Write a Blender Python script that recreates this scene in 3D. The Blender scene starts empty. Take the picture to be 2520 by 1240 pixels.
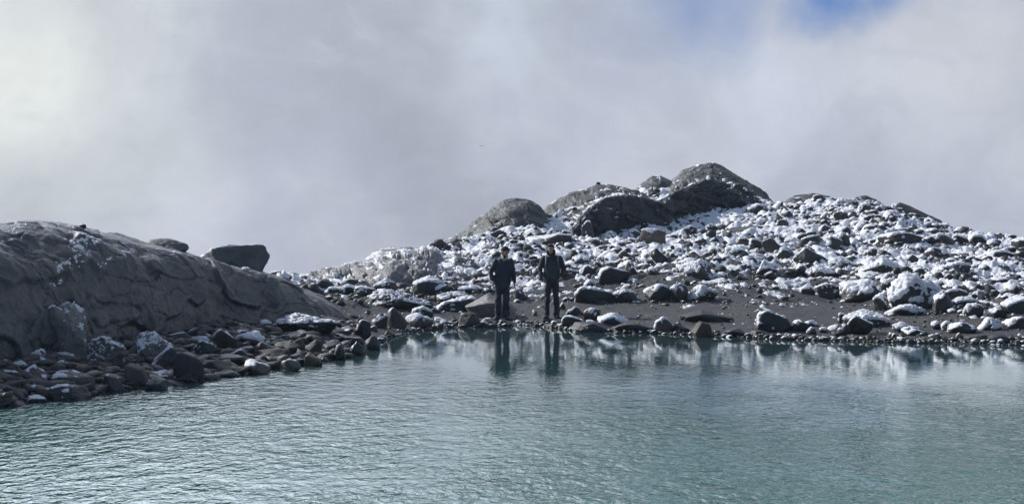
import bpy, bmesh, math, random
import numpy as np
from mathutils import Vector

scn = bpy.context.scene
COL = scn.collection
# ------------------------------------------------------------------ camera
H = 2.4                     # eye height above the lake, metres
F = 4000.0                  # focal length in pixels of a 2520 px wide picture
PITCH = math.atan((620 - 555) / F)
cd = bpy.data.cameras.new('camera')
cam = bpy.data.objects.new('camera', cd)
COL.objects.link(cam)
cam.location = (0, 0, H)
cam.rotation_euler = (math.pi / 2 - PITCH, 0, 0)
cd.sensor_width = 36
cd.lens = F / 2520 * 36
cd.clip_start = 0.1
cd.clip_end = 5000
scn.camera = cam
# ------------------------------------------------------------------ exposure
scn.view_settings.view_transform = 'Standard'
scn.view_settings.look = 'None'
scn.view_settings.exposure = 0
scn.view_settings.gamma = 1
scn.view_settings.use_curve_mapping = False
scn.cycles.max_bounces = 5
scn.cycles.diffuse_bounces = 2
scn.cycles.glossy_bounces = 3
scn.cycles.use_denoising = True
# ------------------------------------------------------------------ sun
SUN_AZ = math.radians(-60)      # left of the view axis, beyond the shore
SUN_EL = math.radians(33)
sdir = Vector((math.sin(SUN_AZ) * math.cos(SUN_EL), math.cos(SUN_AZ) * math.cos(SUN_EL), math.sin(SUN_EL)))
sl = bpy.data.lights.new('sun', 'SUN')
sl.energy = 4.4
sl.angle = math.radians(0.9)
sl.color = (1.0, 0.965, 0.92)
so = bpy.data.objects.new('sun', sl)
COL.objects.link(so)
so.rotation_euler = sdir.to_track_quat('Z', 'Y').to_euler()
so.location = (-30, 20, 30)


# ------------------------------------------------------------------ node helpers
class NT:
    def __init__(s, nt):
        s.nt = nt
        s.nt.nodes.clear()

    def n(s, t, **kw):
        nd = s.nt.nodes.new(t)
        for k, v in kw.items():
            if k.startswith('_'):
                setattr(nd, k[1:], v)
            else:
                s.put(nd, k, v)
        return nd

    def put(s, nd, k, v):
        key = int(k[1:]) if (k[0] == 'i' and k[1:].isdigit()) else k.replace('__', ' ')
        sock = nd.inputs[key]
        if isinstance(v, bpy.types.NodeSocket):
            s.nt.links.new(v, sock)
        else:
            sock.default_value = v

    def math(s, op, a, b=0.0, c=None, clamp=False):
        nd = s.n('ShaderNodeMath', _operation=op, _use_clamp=clamp, i0=a, i1=b)
        if c is not None:
            s.put(nd, 'i2', c)
        return nd.outputs[0]

    def vmath(s, op, a, b=(0, 0, 0)):
        nd = s.n('ShaderNodeVectorMath', _operation=op, i0=a, i1=b)
        return nd.outputs['Value'] if op in ('DOT_PRODUCT', 'LENGTH') else nd.outputs[0]

    def ramp(s, v, lo, hi, a=0.0, b=1.0, smooth=True):
        nd = s.n('ShaderNodeMapRange', _interpolation_type='SMOOTHSTEP' if smooth else 'LINEAR',
                 i0=v, i1=lo, i2=hi, i3=a, i4=b)
        return nd.outputs[0]

    def mix(s, f, a, b):
        nd = s.n('ShaderNodeMix', _data_type='RGBA', _clamp_factor=True)
        s.put(nd, 'i0', f)
        for i, v in ((6, a), (7, b)):
            if isinstance(v, bpy.types.NodeSocket):
                s.nt.links.new(v, nd.inputs[i])
            else:
                nd.inputs[i].default_value = (v[0], v[1], v[2], 1)
        return nd.outputs[2]

    def noise(s, vec, scale, detail=4, rough=0.55, dist=0.0):
        nd = s.n('ShaderNodeTexNoise', Vector=vec, Scale=scale, Detail=detail, Roughness=rough, Distortion=dist)
        return nd.outputs['Fac']

    def scale(s, vec, k):
        return s.n('ShaderNodeMapping', Vector=vec, Scale=k).outputs[0]


# ------------------------------------------------------------------ world: broken cloud over a little blue
world = bpy.data.worlds.new('World')
scn.world = world
world.use_nodes = True
w = NT(world.node_tree)
out = w.n('ShaderNodeOutputWorld')
sky = w.n('ShaderNodeTexSky', _sky_type='NISHITA', _sun_disc=False, _sun_elevation=SUN_EL,
          _sun_rotation=SUN_AZ, _altitude=2500)
tc = w.n('ShaderNodeTexCoord')
D = tc.outputs['Generated']


def sdirv(x, y):           # direction seen at a pixel of the 2520x1240 photograph
    v = Vector(((x - 1260) / F, 1, -(y - 555) / F)).normalized()
    return (v.x, v.y, v.z)


wn = w.noise(D, 6.0, 5, 0.55, 0.4)
wn2 = w.noise(D, 14.0, 6, 0.6, 0.2)
warp = w.vmath('ADD', D, w.vmath('SCALE', w.n('ShaderNodeTexNoise', Vector=D, Scale=9.0, Detail=5).outputs['Color']))
nd = w.n('ShaderNodeVectorMath', _operation='SCALE', i0=w.vmath('SUBTRACT', w.n('ShaderNodeTexNoise', Vector=D, Scale=9.0, Detail=6).outputs['Color'], (.5, .5, .5)))
nd.inputs['Scale'].default_value = 0.085
DW = w.vmath('NORMALIZE', w.vmath('ADD', D, nd.outputs[0]))


def blob(x, y, r, soft=1.0):   # r in photo px
    c = sdirv(x, y)
    dist = w.vmath('LENGTH', w.vmath('SUBTRACT', DW, c))
    return w.ramp(dist, r * (1 - soft) / F, r / F, 1.0, 0.0)


def lin(r, g, b):
    f = lambda c: (c / 255 / 12.92) if c / 255 <= 0.04045 else ((c / 255 + 0.055) / 1.055) ** 2.4
    return (f(r), f(g), f(b))


base = w.mix(w.ramp(wn, 0.35, 0.68), lin(172, 178, 193), lin(199, 204, 216))
base = w.mix(w.math('MULTIPLY', w.ramp(wn2, 0.4, 0.75), 0.35), base, lin(205, 208, 216))
SKYB = [  # x, y, radius, colour, amount
    (760, 120, 560, (172, 178, 190), .7), (900, 360, 500, (174, 180, 195), .65), (620, 620, 500, (184, 188, 204), .5),
    (60, 330, 560, (212, 218, 219), .95), (300, 60, 330, (202, 208, 212), .75), (330, 420, 330, (200, 205, 212), .6),
    (-20, 190, 300, (234, 238, 235), .9), (60, 520, 220, (192, 198, 208), .5),
    (1270, 110, 260, (198, 208, 222), .85), (1400, 330, 420, (185, 191, 206), .6),
    (2350, 120, 420, (216, 221, 231), .85), (1900, 240, 330, (204, 210, 224), .8), (2200, 300, 260, (214, 219, 229), .75),
    (2100, 560, 480, (182, 189, 208), .6), (2480, 560, 200, (178, 186, 204), .5),
    (1560, 60, 260, (172, 184, 208), .45),
]
for x, y, r, c, k in SKYB:
    base = w.mix(w.math('MULTIPLY', blob(x, y, r), k), base, lin(*c))
wisp = w.noise(w.scale(DW, (1, 1, 2.2)), 19.0, 7, 0.62, 0.0)
base = w.mix(w.math('MULTIPLY', w.ramp(wisp, 0.5, 0.75), 0.22), base, lin(216, 220, 228))
base = w.mix(w.math('MULTIPLY', w.ramp(wisp, 0.5, 0.28), 0.18), base, lin(160, 166, 184))
# gap of blue
gap = w.math('MAXIMUM', w.math('MAXIMUM', blob(2055, 25, 135, .85), w.math('MULTIPLY', blob(1780, -40, 260, .95), .6)), blob(2120, -50, 150, .8))
gap = w.math('MULTIPLY', gap, w.ramp(wn2, 0.22, 0.5, 0.55, 1.0))
blue = w.n('ShaderNodeBackground', Color=(lin(104, 141, 205) + (1,)), Strength=1.0)
skyb = w.n('ShaderNodeBackground', Color=sky.outputs[0], Strength=0.06)
bluesum = w.n('ShaderNodeMixShader', i0=0.2, i1=blue.outputs[0], i2=skyb.outputs[0])
sepd = w.n('ShaderNodeSeparateXYZ', Vector=D)
# unseen sky shaped for its light: brighter sunward above frame, dim blue behind viewer
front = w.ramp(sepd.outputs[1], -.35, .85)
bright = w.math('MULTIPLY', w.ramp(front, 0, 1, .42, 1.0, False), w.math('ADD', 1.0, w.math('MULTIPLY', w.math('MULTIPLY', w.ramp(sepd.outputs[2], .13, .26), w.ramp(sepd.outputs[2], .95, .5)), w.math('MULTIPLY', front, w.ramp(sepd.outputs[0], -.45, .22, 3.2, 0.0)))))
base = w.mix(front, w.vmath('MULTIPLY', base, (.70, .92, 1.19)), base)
over = w.math('MULTIPLY', w.math('MULTIPLY', blob(2500, -600, 1500, .6), w.ramp(sepd.outputs[2], .140, .20)), .8)  # unseen upper-right sky dimmed to darken its reflection in the water
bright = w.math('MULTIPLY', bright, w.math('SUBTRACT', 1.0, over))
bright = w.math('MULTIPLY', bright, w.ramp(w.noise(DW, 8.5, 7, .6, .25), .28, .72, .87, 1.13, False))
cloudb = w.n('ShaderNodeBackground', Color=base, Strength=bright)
# the cloud deck is thinner high overhead on the sun's side
sep = w.n('ShaderNodeSeparateXYZ', Vector=D)
hi = w.math('MULTIPLY', w.ramp(sep.outputs[2], 0.35, 0.9), w.ramp(wn, 0.45, 0.6))
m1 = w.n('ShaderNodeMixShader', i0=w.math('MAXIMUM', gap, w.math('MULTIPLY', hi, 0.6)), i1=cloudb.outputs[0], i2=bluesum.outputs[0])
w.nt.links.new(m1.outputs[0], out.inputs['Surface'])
world.cycles.sampling_method = 'MANUAL'
world.cycles.sample_map_resolution = 512

# ------------------------------------------------------------------ numpy noise
_rng = np.random.RandomState(7)
_T = _rng.rand(64, 64, 64).astype(np.float32) * 2 - 1


def vnoise(P):
    P = np.asarray(P, np.float64)
    i = np.floor(P).astype(np.int64)
    f = P - i
    f = f * f * f * (f * (f * 6 - 15) + 10)
    i0 = i & 63
    i1 = (i + 1) & 63
    x0, y0, z0 = i0[:, 0], i0[:, 1], i0[:, 2]
    x1, y1, z1 = i1[:, 0], i1[:, 1], i1[:, 2]
    fx, fy, fz = f[:, 0], f[:, 1], f[:, 2]
    a = _T[x0, y0, z0] * (1 - fx) + _T[x1, y0, z0] * fx
    b = _T[x0, y1, z0] * (1 - fx) + _T[x1, y1, z0] * fx
    c = _T[x0, y0, z1] * (1 - fx) + _T[x1, y0, z1] * fx
    d = _T[x0, y1, z1] * (1 - fx) + _T[x1, y1, z1] * fx
    a = a * (1 - fy) + b * fy
    c = c * (1 - fy) + d * fy
    return a * (1 - fz) + c * fz


def fbm(P, scale, octv=4, gain=0.5, seed=0.0):
    P = np.asarray(P, np.float64) * scale + seed * 17.31 + 5.5
    o = np.zeros(len(P))
    a = 1.0
    for k in range(octv):
        o += a * vnoise(P)
        P = P * 2.03 + 11.7
        a *= gain
    return o


def sstep(a, b, x):
    t = np.clip((x - a) / (b - a), 0, 1)
    return t * t * (3 - 2 * t)


# ------------------------------------------------------------------ mesh helpers
def mk_mesh(name, V, Fc, mat, parent=None, smooth=True, mat_idx=None):
    """V (n,3), Fc (m,k) index array -> one linked mesh object"""
    me = bpy.data.meshes.new(name)
    V = np.ascontiguousarray(V, np.float32)
    Fc = np.ascontiguousarray(Fc, np.int32)
    m, k = Fc.shape
    me.vertices.add(len(V))
    me.vertices.foreach_set('co', V.ravel())
    me.loops.add(m * k)
    me.loops.foreach_set('vertex_index', Fc.ravel())
    me.polygons.add(m)
    me.polygons.foreach_set('loop_start', np.arange(0, m * k, k, dtype=np.int32))
    if smooth:
        me.polygons.foreach_set('use_smooth', np.ones(m, bool))
    for mm in (mat if isinstance(mat, (list, tuple)) else [mat]):
        me.materials.append(mm)
    if mat_idx is not None:
        me.polygons.foreach_set('material_index', np.asarray(mat_idx, np.int32))
    me.update(calc_edges=True)
    o = bpy.data.objects.new(name, me)
    COL.objects.link(o)
    if parent is not None:
        o.parent = parent
    return o


def tag(o, label=None, cat=None, group=None, kind=None):
    if label:
        o['label'] = label
    if cat:
        o['category'] = cat
    if group:
        o['group'] = group
    if kind:
        o['kind'] = kind
    return o


def vnormals(V, Fc):
    N = np.zeros_like(V)
    a, b, c = V[Fc[:, 0]], V[Fc[:, 1]], V[Fc[:, 2]]
    if Fc.shape[1] == 4:
        n = np.cross(c - a, V[Fc[:, 3]] - b)
    else:
        n = np.cross(b - a, c - a)
    for j in range(Fc.shape[1]):
        for ax in range(3):
            N[:, ax] += np.bincount(Fc[:, j], weights=n[:, ax], minlength=len(V))
    return N / np.maximum(np.linalg.norm(N, axis=1, keepdims=True), 1e-12)


def compact(V, Fc):
    u, inv = np.unique(Fc.ravel(), return_inverse=True)
    return V[u], inv.reshape(Fc.shape)


ICO = {}


def ico(sub):
    if sub not in ICO:
        bm = bmesh.new()
        bmesh.ops.create_icosphere(bm, subdivisions=sub, radius=1)
        V = np.array([v.co[:] for v in bm.verts])
        Fc = np.array([[v.index for v in f.verts] for f in bm.faces])
        bm.free()
        ICO[sub] = (V / np.linalg.norm(V, axis=1, keepdims=True), Fc)
    return ICO[sub]


def grid_faces(nu, nv):
    i = np.arange(nu - 1)[:, None] * nv + np.arange(nv - 1)[None, :]
    i = i.ravel()
    return np.stack([i, i + nv, i + nv + 1, i + 1], 1)


# ------------------------------------------------------------------ materials
MATS = {}


def new_mat(name):
    m = bpy.data.materials.new(name)
    m.use_nodes = True
    MATS[name] = m
    return m, NT(m.node_tree)


def rock_mat(name, c1, c2, c3, rough=0.62, bump=0.35, fine=1.0, spec=0.5, dark=0.42, streak=.12):
    m, t = new_mat(name)
    o = t.n('ShaderNodeOutputMaterial')
    geo = t.n('ShaderNodeNewGeometry')
    P = geo.outputs['Position']
    inf = t.n('ShaderNodeObjectInfo')
    big = t.noise(P, 1.7, 4, 0.6, 0.6)
    mid = t.noise(P, 9.0, 5, 0.65, 0.3)
    spk = t.noise(P, 75.0, 3, 0.7)
    col = t.mix(t.ramp(big, 0.35, 0.65), c1, c2)
    col = t.mix(t.ramp(mid, 0.52, 0.72), col, c3)
    v = t.math('ADD', t.math('MULTIPLY', spk, 0.9), t.math('MULTIPLY', inf.outputs['Random'], 0.45))
    v = t.math('MULTIPLY', t.math('ADD', v, 0.32), dark)
    stain = t.noise(t.scale(P, (2.6, 2.6, .30)), 1.0, 5, .65, .4)
    v = t.math('MULTIPLY', v, t.ramp(stain, .32, .68, 1.0 - streak, 1.0 + streak * .7))
    # wet band just above the water
    hsv = t.n('ShaderNodeHueSaturation', Color=col, Value=v)
    z = t.n('ShaderNodeSeparateXYZ', Vector=P).outputs[2]
    wet = t.ramp(t.math('ADD', z, t.math('MULTIPLY', t.math('SUBTRACT', mid, 0.5), 0.12)), 0.05, 0.13, 1.0, 0.0)
    col = t.mix(wet, hsv.outputs[0], t.n('ShaderNodeHueSaturation', Color=hsv.outputs[0], Value=0.5, Saturation=1.15).outputs[0])
    r = t.math('ADD', rough, t.math('MULTIPLY', t.math('SUBTRACT', mid, 0.5), 0.35))
    r = t.math('SUBTRACT', r, t.math('MULTIPLY', wet, 0.22), clamp=True)
    crack = t.n('ShaderNodeTexVoronoi', _feature='DISTANCE_TO_EDGE', Vector=t.vmath('ADD', P, t.vmath('MULTIPLY', t.n('ShaderNodeTexNoise', Vector=P, Scale=3.0, Detail=3).outputs['Color'], (.5, .5, .5))), Scale=2.6)
    ck = t.ramp(crack.outputs[0], 0.0, 0.03)
    h = t.math('ADD', t.math('MULTIPLY', mid, 1.0), t.math('MULTIPLY', t.noise(P, 32.0 * fine, 5, 0.7), 0.55))
    h = t.math('ADD', h, t.math('MULTIPLY', ck, 0.25))
    b = t.n('ShaderNodeBump', Strength=bump, Distance=0.06, Height=h)
    p = t.n('ShaderNodeBsdfPrincipled', Base__Color=col, Roughness=r, Normal=b.outputs[0])
    t.put(p, 'Specular IOR Level', spec)
    t.nt.links.new(p.outputs[0], o.inputs[0])
    return m


rock_mat('rock_green', (.052, .068, .064), (.080, .094, .088), (.12, .125, .11))
rock_mat('rock_grey', (.068, .078, .086), (.11, .12, .125), (.16, .165, .155))
rock_mat('rock_brown', (.080, .066, .062), (.115, .098, .090), (.15, .14, .13))
rock_mat('rock_dark', (.036, .044, .054), (.056, .064, .070), (.09, .095, .092), rough=.5)
rock_mat('rock_tan', (.19, .165, .12), (.25, .22, .17), (.14, .12, .10))
rock_mat('rock_orange', (.17, .10, .07), (.22, .14, .10), (.12, .09, .08))
rock_mat('rock_shore', (.062, .064, .062), (.115, .108, .094), (.21, .195, .165), rough=.38, bump=.6, dark=.76)
rock_mat('bedrock_left', (.044, .074, .098), (.072, .106, .130), (.048, .074, .078), rough=.33, bump=.6, fine=.7, spec=.8, dark=.31, streak=.45)
rock_mat('bedrock_hill', (.050, .064, .062), (.088, .102, .092), (.125, .132, .115), rough=.45, bump=.7, dark=.46, streak=.35)
rock_mat('rock_perched', (.11, .115, .115), (.15, .15, .145), (.12, .11, .10), dark=.95)
rock_mat('bedrock_pale', (.11, .11, .105), (.20, .195, .185), (.10, .095, .09), rough=.42, bump=.8, spec=.7, dark=1.15)

m, t = new_mat('snow')
o_ = t.n('ShaderNodeOutputMaterial')
P_ = t.n('ShaderNodeNewGeometry').outputs['Position']
sn = t.noise(P_, 14.0, 5, 0.65)
col = t.mix(t.ramp(sn, 0.35, 0.7), (.68, .70, .74), (.85, .855, .87))
b_ = t.n('ShaderNodeBump', Strength=0.45, Distance=0.05, Height=t.math('ADD', sn, t.math('MULTIPLY', t.noise(P_, 60, 3, .6), .35)))
p_ = t.n('ShaderNodeBsdfPrincipled', Base__Color=col, Roughness=0.6, Normal=b_.outputs[0])
t.put(p_, 'Subsurface Weight', 0.0)
t.nt.links.new(p_.outputs[0], o_.inputs[0])

m, t = new_mat('gravel')
o_ = t.n('ShaderNodeOutputMaterial')
P_ = t.n('ShaderNodeNewGeometry').outputs['Position']
a1 = t.noise(P_, 0.9, 4, .6)
a2 = t.noise(P_, 26.0, 5, .7)
vo = t.n('ShaderNodeTexVoronoi', Vector=P_, Scale=34.0)
col = t.mix(t.ramp(a1, .35, .65), (.050, .056, .062), (.078, .080, .078))
col = t.mix(t.math('MULTIPLY', t.ramp(a2, .5, .75), .7), col, (.17, .16, .145))
col = t.mix(t.math('MULTIPLY', t.ramp(vo.outputs['Distance'], .1, .5), .5), col, (.04, .04, .042))
z_ = t.n('ShaderNodeSeparateXYZ', Vector=P_).outputs[2]
wet = t.ramp(t.math('ADD', z_, t.math('MULTIPLY', t.math('SUBTRACT', a1, .5), .15)), .03, .12, 1.0, 0.0)
col = t.mix(wet, col, t.n('ShaderNodeHueSaturation', Color=col, Value=.5).outputs[0])
hh = t.math('SUBTRACT', a2, t.math('MULTIPLY', vo.outputs['Distance'], .8))
b_ = t.n('ShaderNodeBump', Strength=0.8, Distance=0.04, Height=hh)
p_ = t.n('ShaderNodeBsdfPrincipled', Base__Color=col, Roughness=t.ramp(wet, 0, 1, .85, .45), Normal=b_.outputs[0])
t.nt.links.new(p_.outputs[0], o_.inputs[0])

# water: teal glacial body under a rippled surface, calm in the lee of the far shore
m, t = new_mat('lake_water')
o_ = t.n('ShaderNodeOutputMaterial')
P_ = t.n('ShaderNodeNewGeometry').outputs['Position']
sx = t.n('ShaderNodeSeparateXYZ', Vector=P_)
X_, Y_ = sx.outputs[0], sx.outputs[1]
mp = t.n('ShaderNodeMapping', Vector=P_, Rotation=(0, 0, math.radians(24)), Scale=(8.6, 5.2, 1)).outputs[0]
r1 = t.noise(mp, 1.0, 3, .55, .5)
mp2 = t.n('ShaderNodeMapping', Vector=P_, Rotation=(0, 0, math.radians(-12)), Scale=(3.0, 2.0, 1)).outputs[0]
r2 = t.noise(mp2, 1.0, 2, .5, .3)
mp3 = t.n('ShaderNodeMapping', Vector=P_, Rotation=(0, 0, math.radians(35)), Scale=(22, 14, 1)).outputs[0]
r3 = t.noise(mp3, 1.0, 2, .5)
gust = t.noise(t.scale(P_, (.22, .12, 1)), 1.0, 3, .5)
# calm factor: distance from the shore measured along y
left = t.math('MULTIPLY', t.math('ADD', X_, 2.0), -0.9)
rough_zone = t.ramp(t.math('ADD', t.math('ADD', Y_, t.math('MULTIPLY', t.math('MAXIMUM', t.math('MULTIPLY', X_, -1), 0.0), -1.4)), t.math('MULTIPLY', t.math('SUBTRACT', gust, .5), 14)), 28.5, 15.5, 0.03, 1.0)
hh = t.math('ADD', t.math('MULTIPLY', r1, 1.0), t.math('MULTIPLY', r2, 1.3))
hh = t.math('ADD', hh, t.math('MULTIPLY', r3, .22))
b_ = t.n('ShaderNodeBump', Strength=t.math('MULTIPLY', t.math('MULTIPLY', rough_zone, 0.68), t.ramp(t.noise(t.scale(P_, (.45, .3, 1)), 1.0, 3, .55, .6), .35, .65, .5, 1.15)), Distance=0.06, Height=hh)
body = t.mix(t.ramp(Y_, 14, 34), (.022, .155, .112), (.040, .080, .082))
fr = t.n('ShaderNodeFresnel', IOR=1.333, Normal=b_.outputs[0])
fac = t.math('POWER', fr.outputs[0], 0.53)
df_ = t.n('ShaderNodeBsdfDiffuse', Color=body)
gl_ = t.n('ShaderNodeBsdfGlossy', Color=(.95, .985, .985, 1), Roughness=t.ramp(rough_zone, 0, 1, .018, .06), Normal=b_.outputs[0])
p_ = t.n('ShaderNodeMixShader', i0=fac, i1=df_.outputs[0], i2=gl_.outputs[0])
t.nt.links.new(p_.outputs[0], o_.inputs[0])


def simple_mat(name, c, rough=.8, c2=None, sc=20, bump=.3):
    m, t = new_mat(name)
    o = t.n('ShaderNodeOutputMaterial')
    P = t.n('ShaderNodeTexCoord').outputs['Object']
    nn = t.noise(P, sc, 4, .6)
    col = t.mix(t.ramp(nn, .35, .65), c, c2 or tuple(x * 1.5 for x in c))
    b = t.n('ShaderNodeBump', Strength=bump, Distance=.02, Height=t.noise(P, sc * .6, 3, .5))
    p = t.n('ShaderNodeBsdfPrincipled', Base__Color=col, Roughness=rough, Normal=b.outputs[0])
    t.nt.links.new(p.outputs[0], o.inputs[0])
    return m


simple_mat('skin', (.36, .22, .17), .55)
simple_mat('jacket_navy', (.006, .013, .028), .6, (.010, .020, .038), 14, .6)
simple_mat('jacket_teal', (.008, .022, .028), .6, (.013, .031, .038), 14, .6)
simple_mat('jacket_black', (.009, .009, .016), .65, (.015, .015, .024), 14, .6)
simple_mat('trousers_blue', (.008, .014, .026), .75, (.013, .021, .036), 12, .7)
simple_mat('trousers_black', (.007, .008, .018), .75, (.012, .014, .028), 12, .7)
simple_mat('boot', (.012, .012, .014), .5)
simple_mat('collar_green', (.30, .38, .26), .8)
simple_mat('beanie', (.014, .014, .022), .9)
simple_mat('strap', (.10, .12, .14), .7)
simple_mat('glove', (.12, .13, .14), .8)
simple_mat('hair', (.012, .010, .010), .6)
simple_mat('feather', (.012, .012, .014), .7)

# ------------------------------------------------------------------ terrain profile (a = x / y seen from the near bank)
# px column, waterline row, bank-top row, bank-top height, crest depth, crest row
TAB = [
    (-6000, None, None, 9.0, 12.0, .5, 20, .6),
    (-2740, None, None, 10.5, 13.0, .5, 24, .7),
    (-1200, None, None, 14.6, 18.0, .5, 30, .8),
]
ROWS = [
    # x, y_water, y_bank, z_bank, d_crest, y_crest
    (-400, 1050, 915, .5, 31, 640), (0, 1000, 880, .5, 33, 650), (300, 960, 830, .5, 37, 655), (500, 935, 805, .45, 40, 668),
    (700, 905, 790, .40, 45, 694), (790, 888, 785, .36, 48, 698), (850, 878, 780, .30, 50, 686), (900, 858, 775, .28, 51, 672), (940, 838, 772, .26, 51, 658),
    (1000, 820, 770, .25, 52, 634), (1100, 806, 765, .25, 56, 600), (1200, 806, 752, .33, 58, 573), (1290, 800, 740, .40, 60, 548), (1400, 812, 742, .40, 63, 516),
    (1500, 820, 745, .40, 65, 490), (1600, 820, 745, .42, 67, 474), (1750, 827, 745, .45, 68, 474), (1880, 834, 745, .45, 66, 500),
    (2000, 838, 742, .42, 64, 494), (2100, 840, 742, .40, 63, 492), (2200, 843, 762, .38, 61, 512), (2330, 845, 775, .35, 58, 560), (2450, 848, 784, .32, 55, 588), (2520, 850, 788, .30, 53, 602),
    (2750, 860, 795, .30, 50, 640),
]
K = []
for x, _, _, dsx, dbx, zb, dc, zc in TAB:
    K.append(((x - 1260) / F, dsx, dbx, zb, dc, zc))
for x, yw, yb, zb, dc, yc in ROWS:
    K.append(((x - 1260) / F, H * F / (yw - 555), (H - zb) * F / (yb - 555), zb, dc, H - (yc - 555) / F * dc))
K += [(.45, 30, 34, .35, 48, 1.6), (.5, 28, 31, .3, 45, .9), (1.0, 21, 24, .3, 38, .9), (2.6, 9, 13, .4, 30, .9)]
K = np.array(K)


def prof(a):
    """shore depth, bank depth, bank z, crest depth, crest z; smoothed over angle"""
    r = []
    for j in range(1, 6):
        v = 0
        for o, wgt in ((-.012, .2), (-.006, .2), (0, .2), (.006, .2), (.012, .2)):
            kk = 0.35 if j == 1 else 1.0
            v = v + wgt * np.interp(a + o * kk, K[:, 0], K[:, j])
        r.append(v)
    return r


def ground_z(x, y, detail=True):
    x = np.asarray(x, float)
    y = np.asarray(y, float)
    a = x / np.maximum(y, 3.0)
    ds, db, zb, dc, zc = prof(a)
    P = np.stack([x, y, np.zeros_like(x)], -1).reshape(-1, 3)
    shp = x.shape
    if detail:
        ds = ds + 0.22 * fbm(P, 1.1, 3, seed=3).reshape(shp)
    bed = -np.clip((ds - y) * 0.16, 0, 1.6)
    t1 = np.clip((y - ds) / (db - ds), 0, None)
    t2 = np.clip((y - db) / (dc - db), 0, None)
    bank = zb * np.minimum(t1, 1.0)
    # the slope rises in broad steps towards the crest
    s = np.clip(t2, 0, 1)
    rise = (zc - zb) * (s + 0.03 * np.sin(s * 9.4) * (1 - s))
    over = np.clip(y - dc, 0, None)
    fall = 0.02 * over ** 2 / (1 + 0.06 * over) + 0.10 * over
    z = np.where(y < ds, bed, bank + rise - fall)
    z = z - .85 * np.exp(-((a - .083) / .055) ** 4) * np.exp(-((y - 58.5) / 3.6) ** 2)
    near = 0.13 * (6.5 + 0.4 * np.sin(x * .8) - y)
    near = np.where(near > 0, np.minimum(near, 0.8), np.maximum(near * 2, -1.6))
    z = np.where(y < 9, np.maximum(z, near), z)
    if detail:
        land = sstep(0.0, 1.2, y - ds)
        slope = sstep(0.0, 0.25, t2)
        n1 = fbm(P, 0.55, 4, .55, 1).reshape(shp)
        n2 = fbm(P, 2.6, 4, .55, 2).reshape(shp)
        n3 = fbm(P, 9.0, 3, .55, 4).reshape(shp)
        near_amt = np.where(y < 80, 1.0, 0.3)
        z = z + near_amt * (land * (0.03 * n1 + 0.012 * n2) + slope * (0.13 * n1 + 0.085 * n2 + 0.03 * n3))
        z = z + land * 0.008 * n3
    return z


def pix_ground(px, py):
    """depth where the sight line through a photo pixel meets the smooth ground"""
    a = (px - 1260) / F
    s = (555 - py) / F
    dd = np.linspace(15, 90, 1500)
    g = ground_z(a * dd, dd, False)
    ray = H + s * dd
    hit = np.where(ray <= np.maximum(g, 0.0))[0]
    if len(hit) == 0:
        return dd[np.argmin(ray - g)]
    return dd[hit[0]]


# ------------------------------------------------------------------ ground sheet
acore = np.linspace(-.40, .47, 960)
aa = np.concatenate([[-2.5, -2, -1.5, -1.1, -.85, -.7, -.6, -.52, -.46, -.43], acore, [.50, .54, .58, .62, .68, .8, 1.0, 1.3, 1.7, 2.1, 2.5]])
dd = np.concatenate([np.arange(-30, 14, 1.5), np.arange(14, 20, .25), np.arange(20, 72, .085), np.arange(72, 90, .5), np.geomspace(90, 900, 24)])
A, Dp = np.meshgrid(aa, dd, indexing='ij')
Xg = A * np.maximum(Dp, 12.0)
Yg = Dp
Zg = ground_z(Xg, Yg)
Vg = np.stack([Xg, Yg, Zg], -1).reshape(-1, 3)
Fg = grid_faces(len(aa), len(dd))
tag(mk_mesh('ground', Vg, Fg, MATS['gravel']), kind='structure')

# snow lying on the ground: its own lumpy layer, thick on the slope and absent on the beach
icore = np.where((aa >= -.40) & (aa <= .475))[0]
jcore = np.where((dd >= 30) & (dd <= 74))[0]
Xs, Ys, Zs = [q[np.ix_(icore, jcore)] for q in (Xg, Yg, Zg)]
ds, db, zb, dc, zc = prof(Xs / Ys)
Ps = np.stack([Xs, Ys, Zs * 0], -1).reshape(-1, 3)
n1 = fbm(Ps, 1.6, 4, .6, 8).reshape(Xs.shape)
n2 = fbm(Ps * np.array([.7, .9, 1]), 7.5, 4, .72, 9).reshape(Xs.shape)
t2 = (Ys - db) / (dc - db)
cover = -1.1 + 1.34 * sstep(-.12, .30, t2 + .10 * n1)
am = Xs / Ys
cover = cover - 0.8 * sstep(-.085, -.115, am) * sstep(.75, .3, t2)      # bare gravel saddle beside the dome
cover = cover - .50 * sstep(-.005, -.05, am) * sstep(.9, .5, t2)
cover = cover - .35 * sstep(0.6, 0.1, t2) * np.exp(-((am - .055) / .04) ** 2) # bare patch behind the beach
tk = (0.40 * n1 + 0.55 * n2) + cover
thick = np.clip(tk, -0.25, 1.0)
th = np.where(thick > 0, 0.010 + 0.055 * sstep(0, .8, thick), thick * 0.25)
Vs = np.stack([Xs, Ys, Zs + th], -1).reshape(-1, 3)
Fs = grid_faces(len(icore), len(jcore))
keep = (thick.ravel()[Fs] > -0.05).any(1)
Vs, Fs = compact(Vs, Fs[keep])
tag(mk_mesh('snow_cover', Vs, Fs, MATS['snow']), 'patchy fresh snow lying over the stony slope', 'snow', kind='stuff')

# ------------------------------------------------------------------ water
Vw = np.array([[-60, -2, 0], [60, -2, 0], [60, 44, 0], [-60, 44, 0]], float)
nx, ny = 60, 60
gx, gy = np.meshgrid(np.linspace(-40, 40, nx), np.linspace(4, 44, ny), indexing='ij')
tag(mk_mesh('water', np.stack([gx, gy, gx * 0], -1).reshape(-1, 3), grid_faces(nx, ny), MATS['lake_water']), kind='structure')


# ------------------------------------------------------------------ snow caps and rocks
SNOW_DIR = np.array([-.38, -.06, .92])


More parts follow.
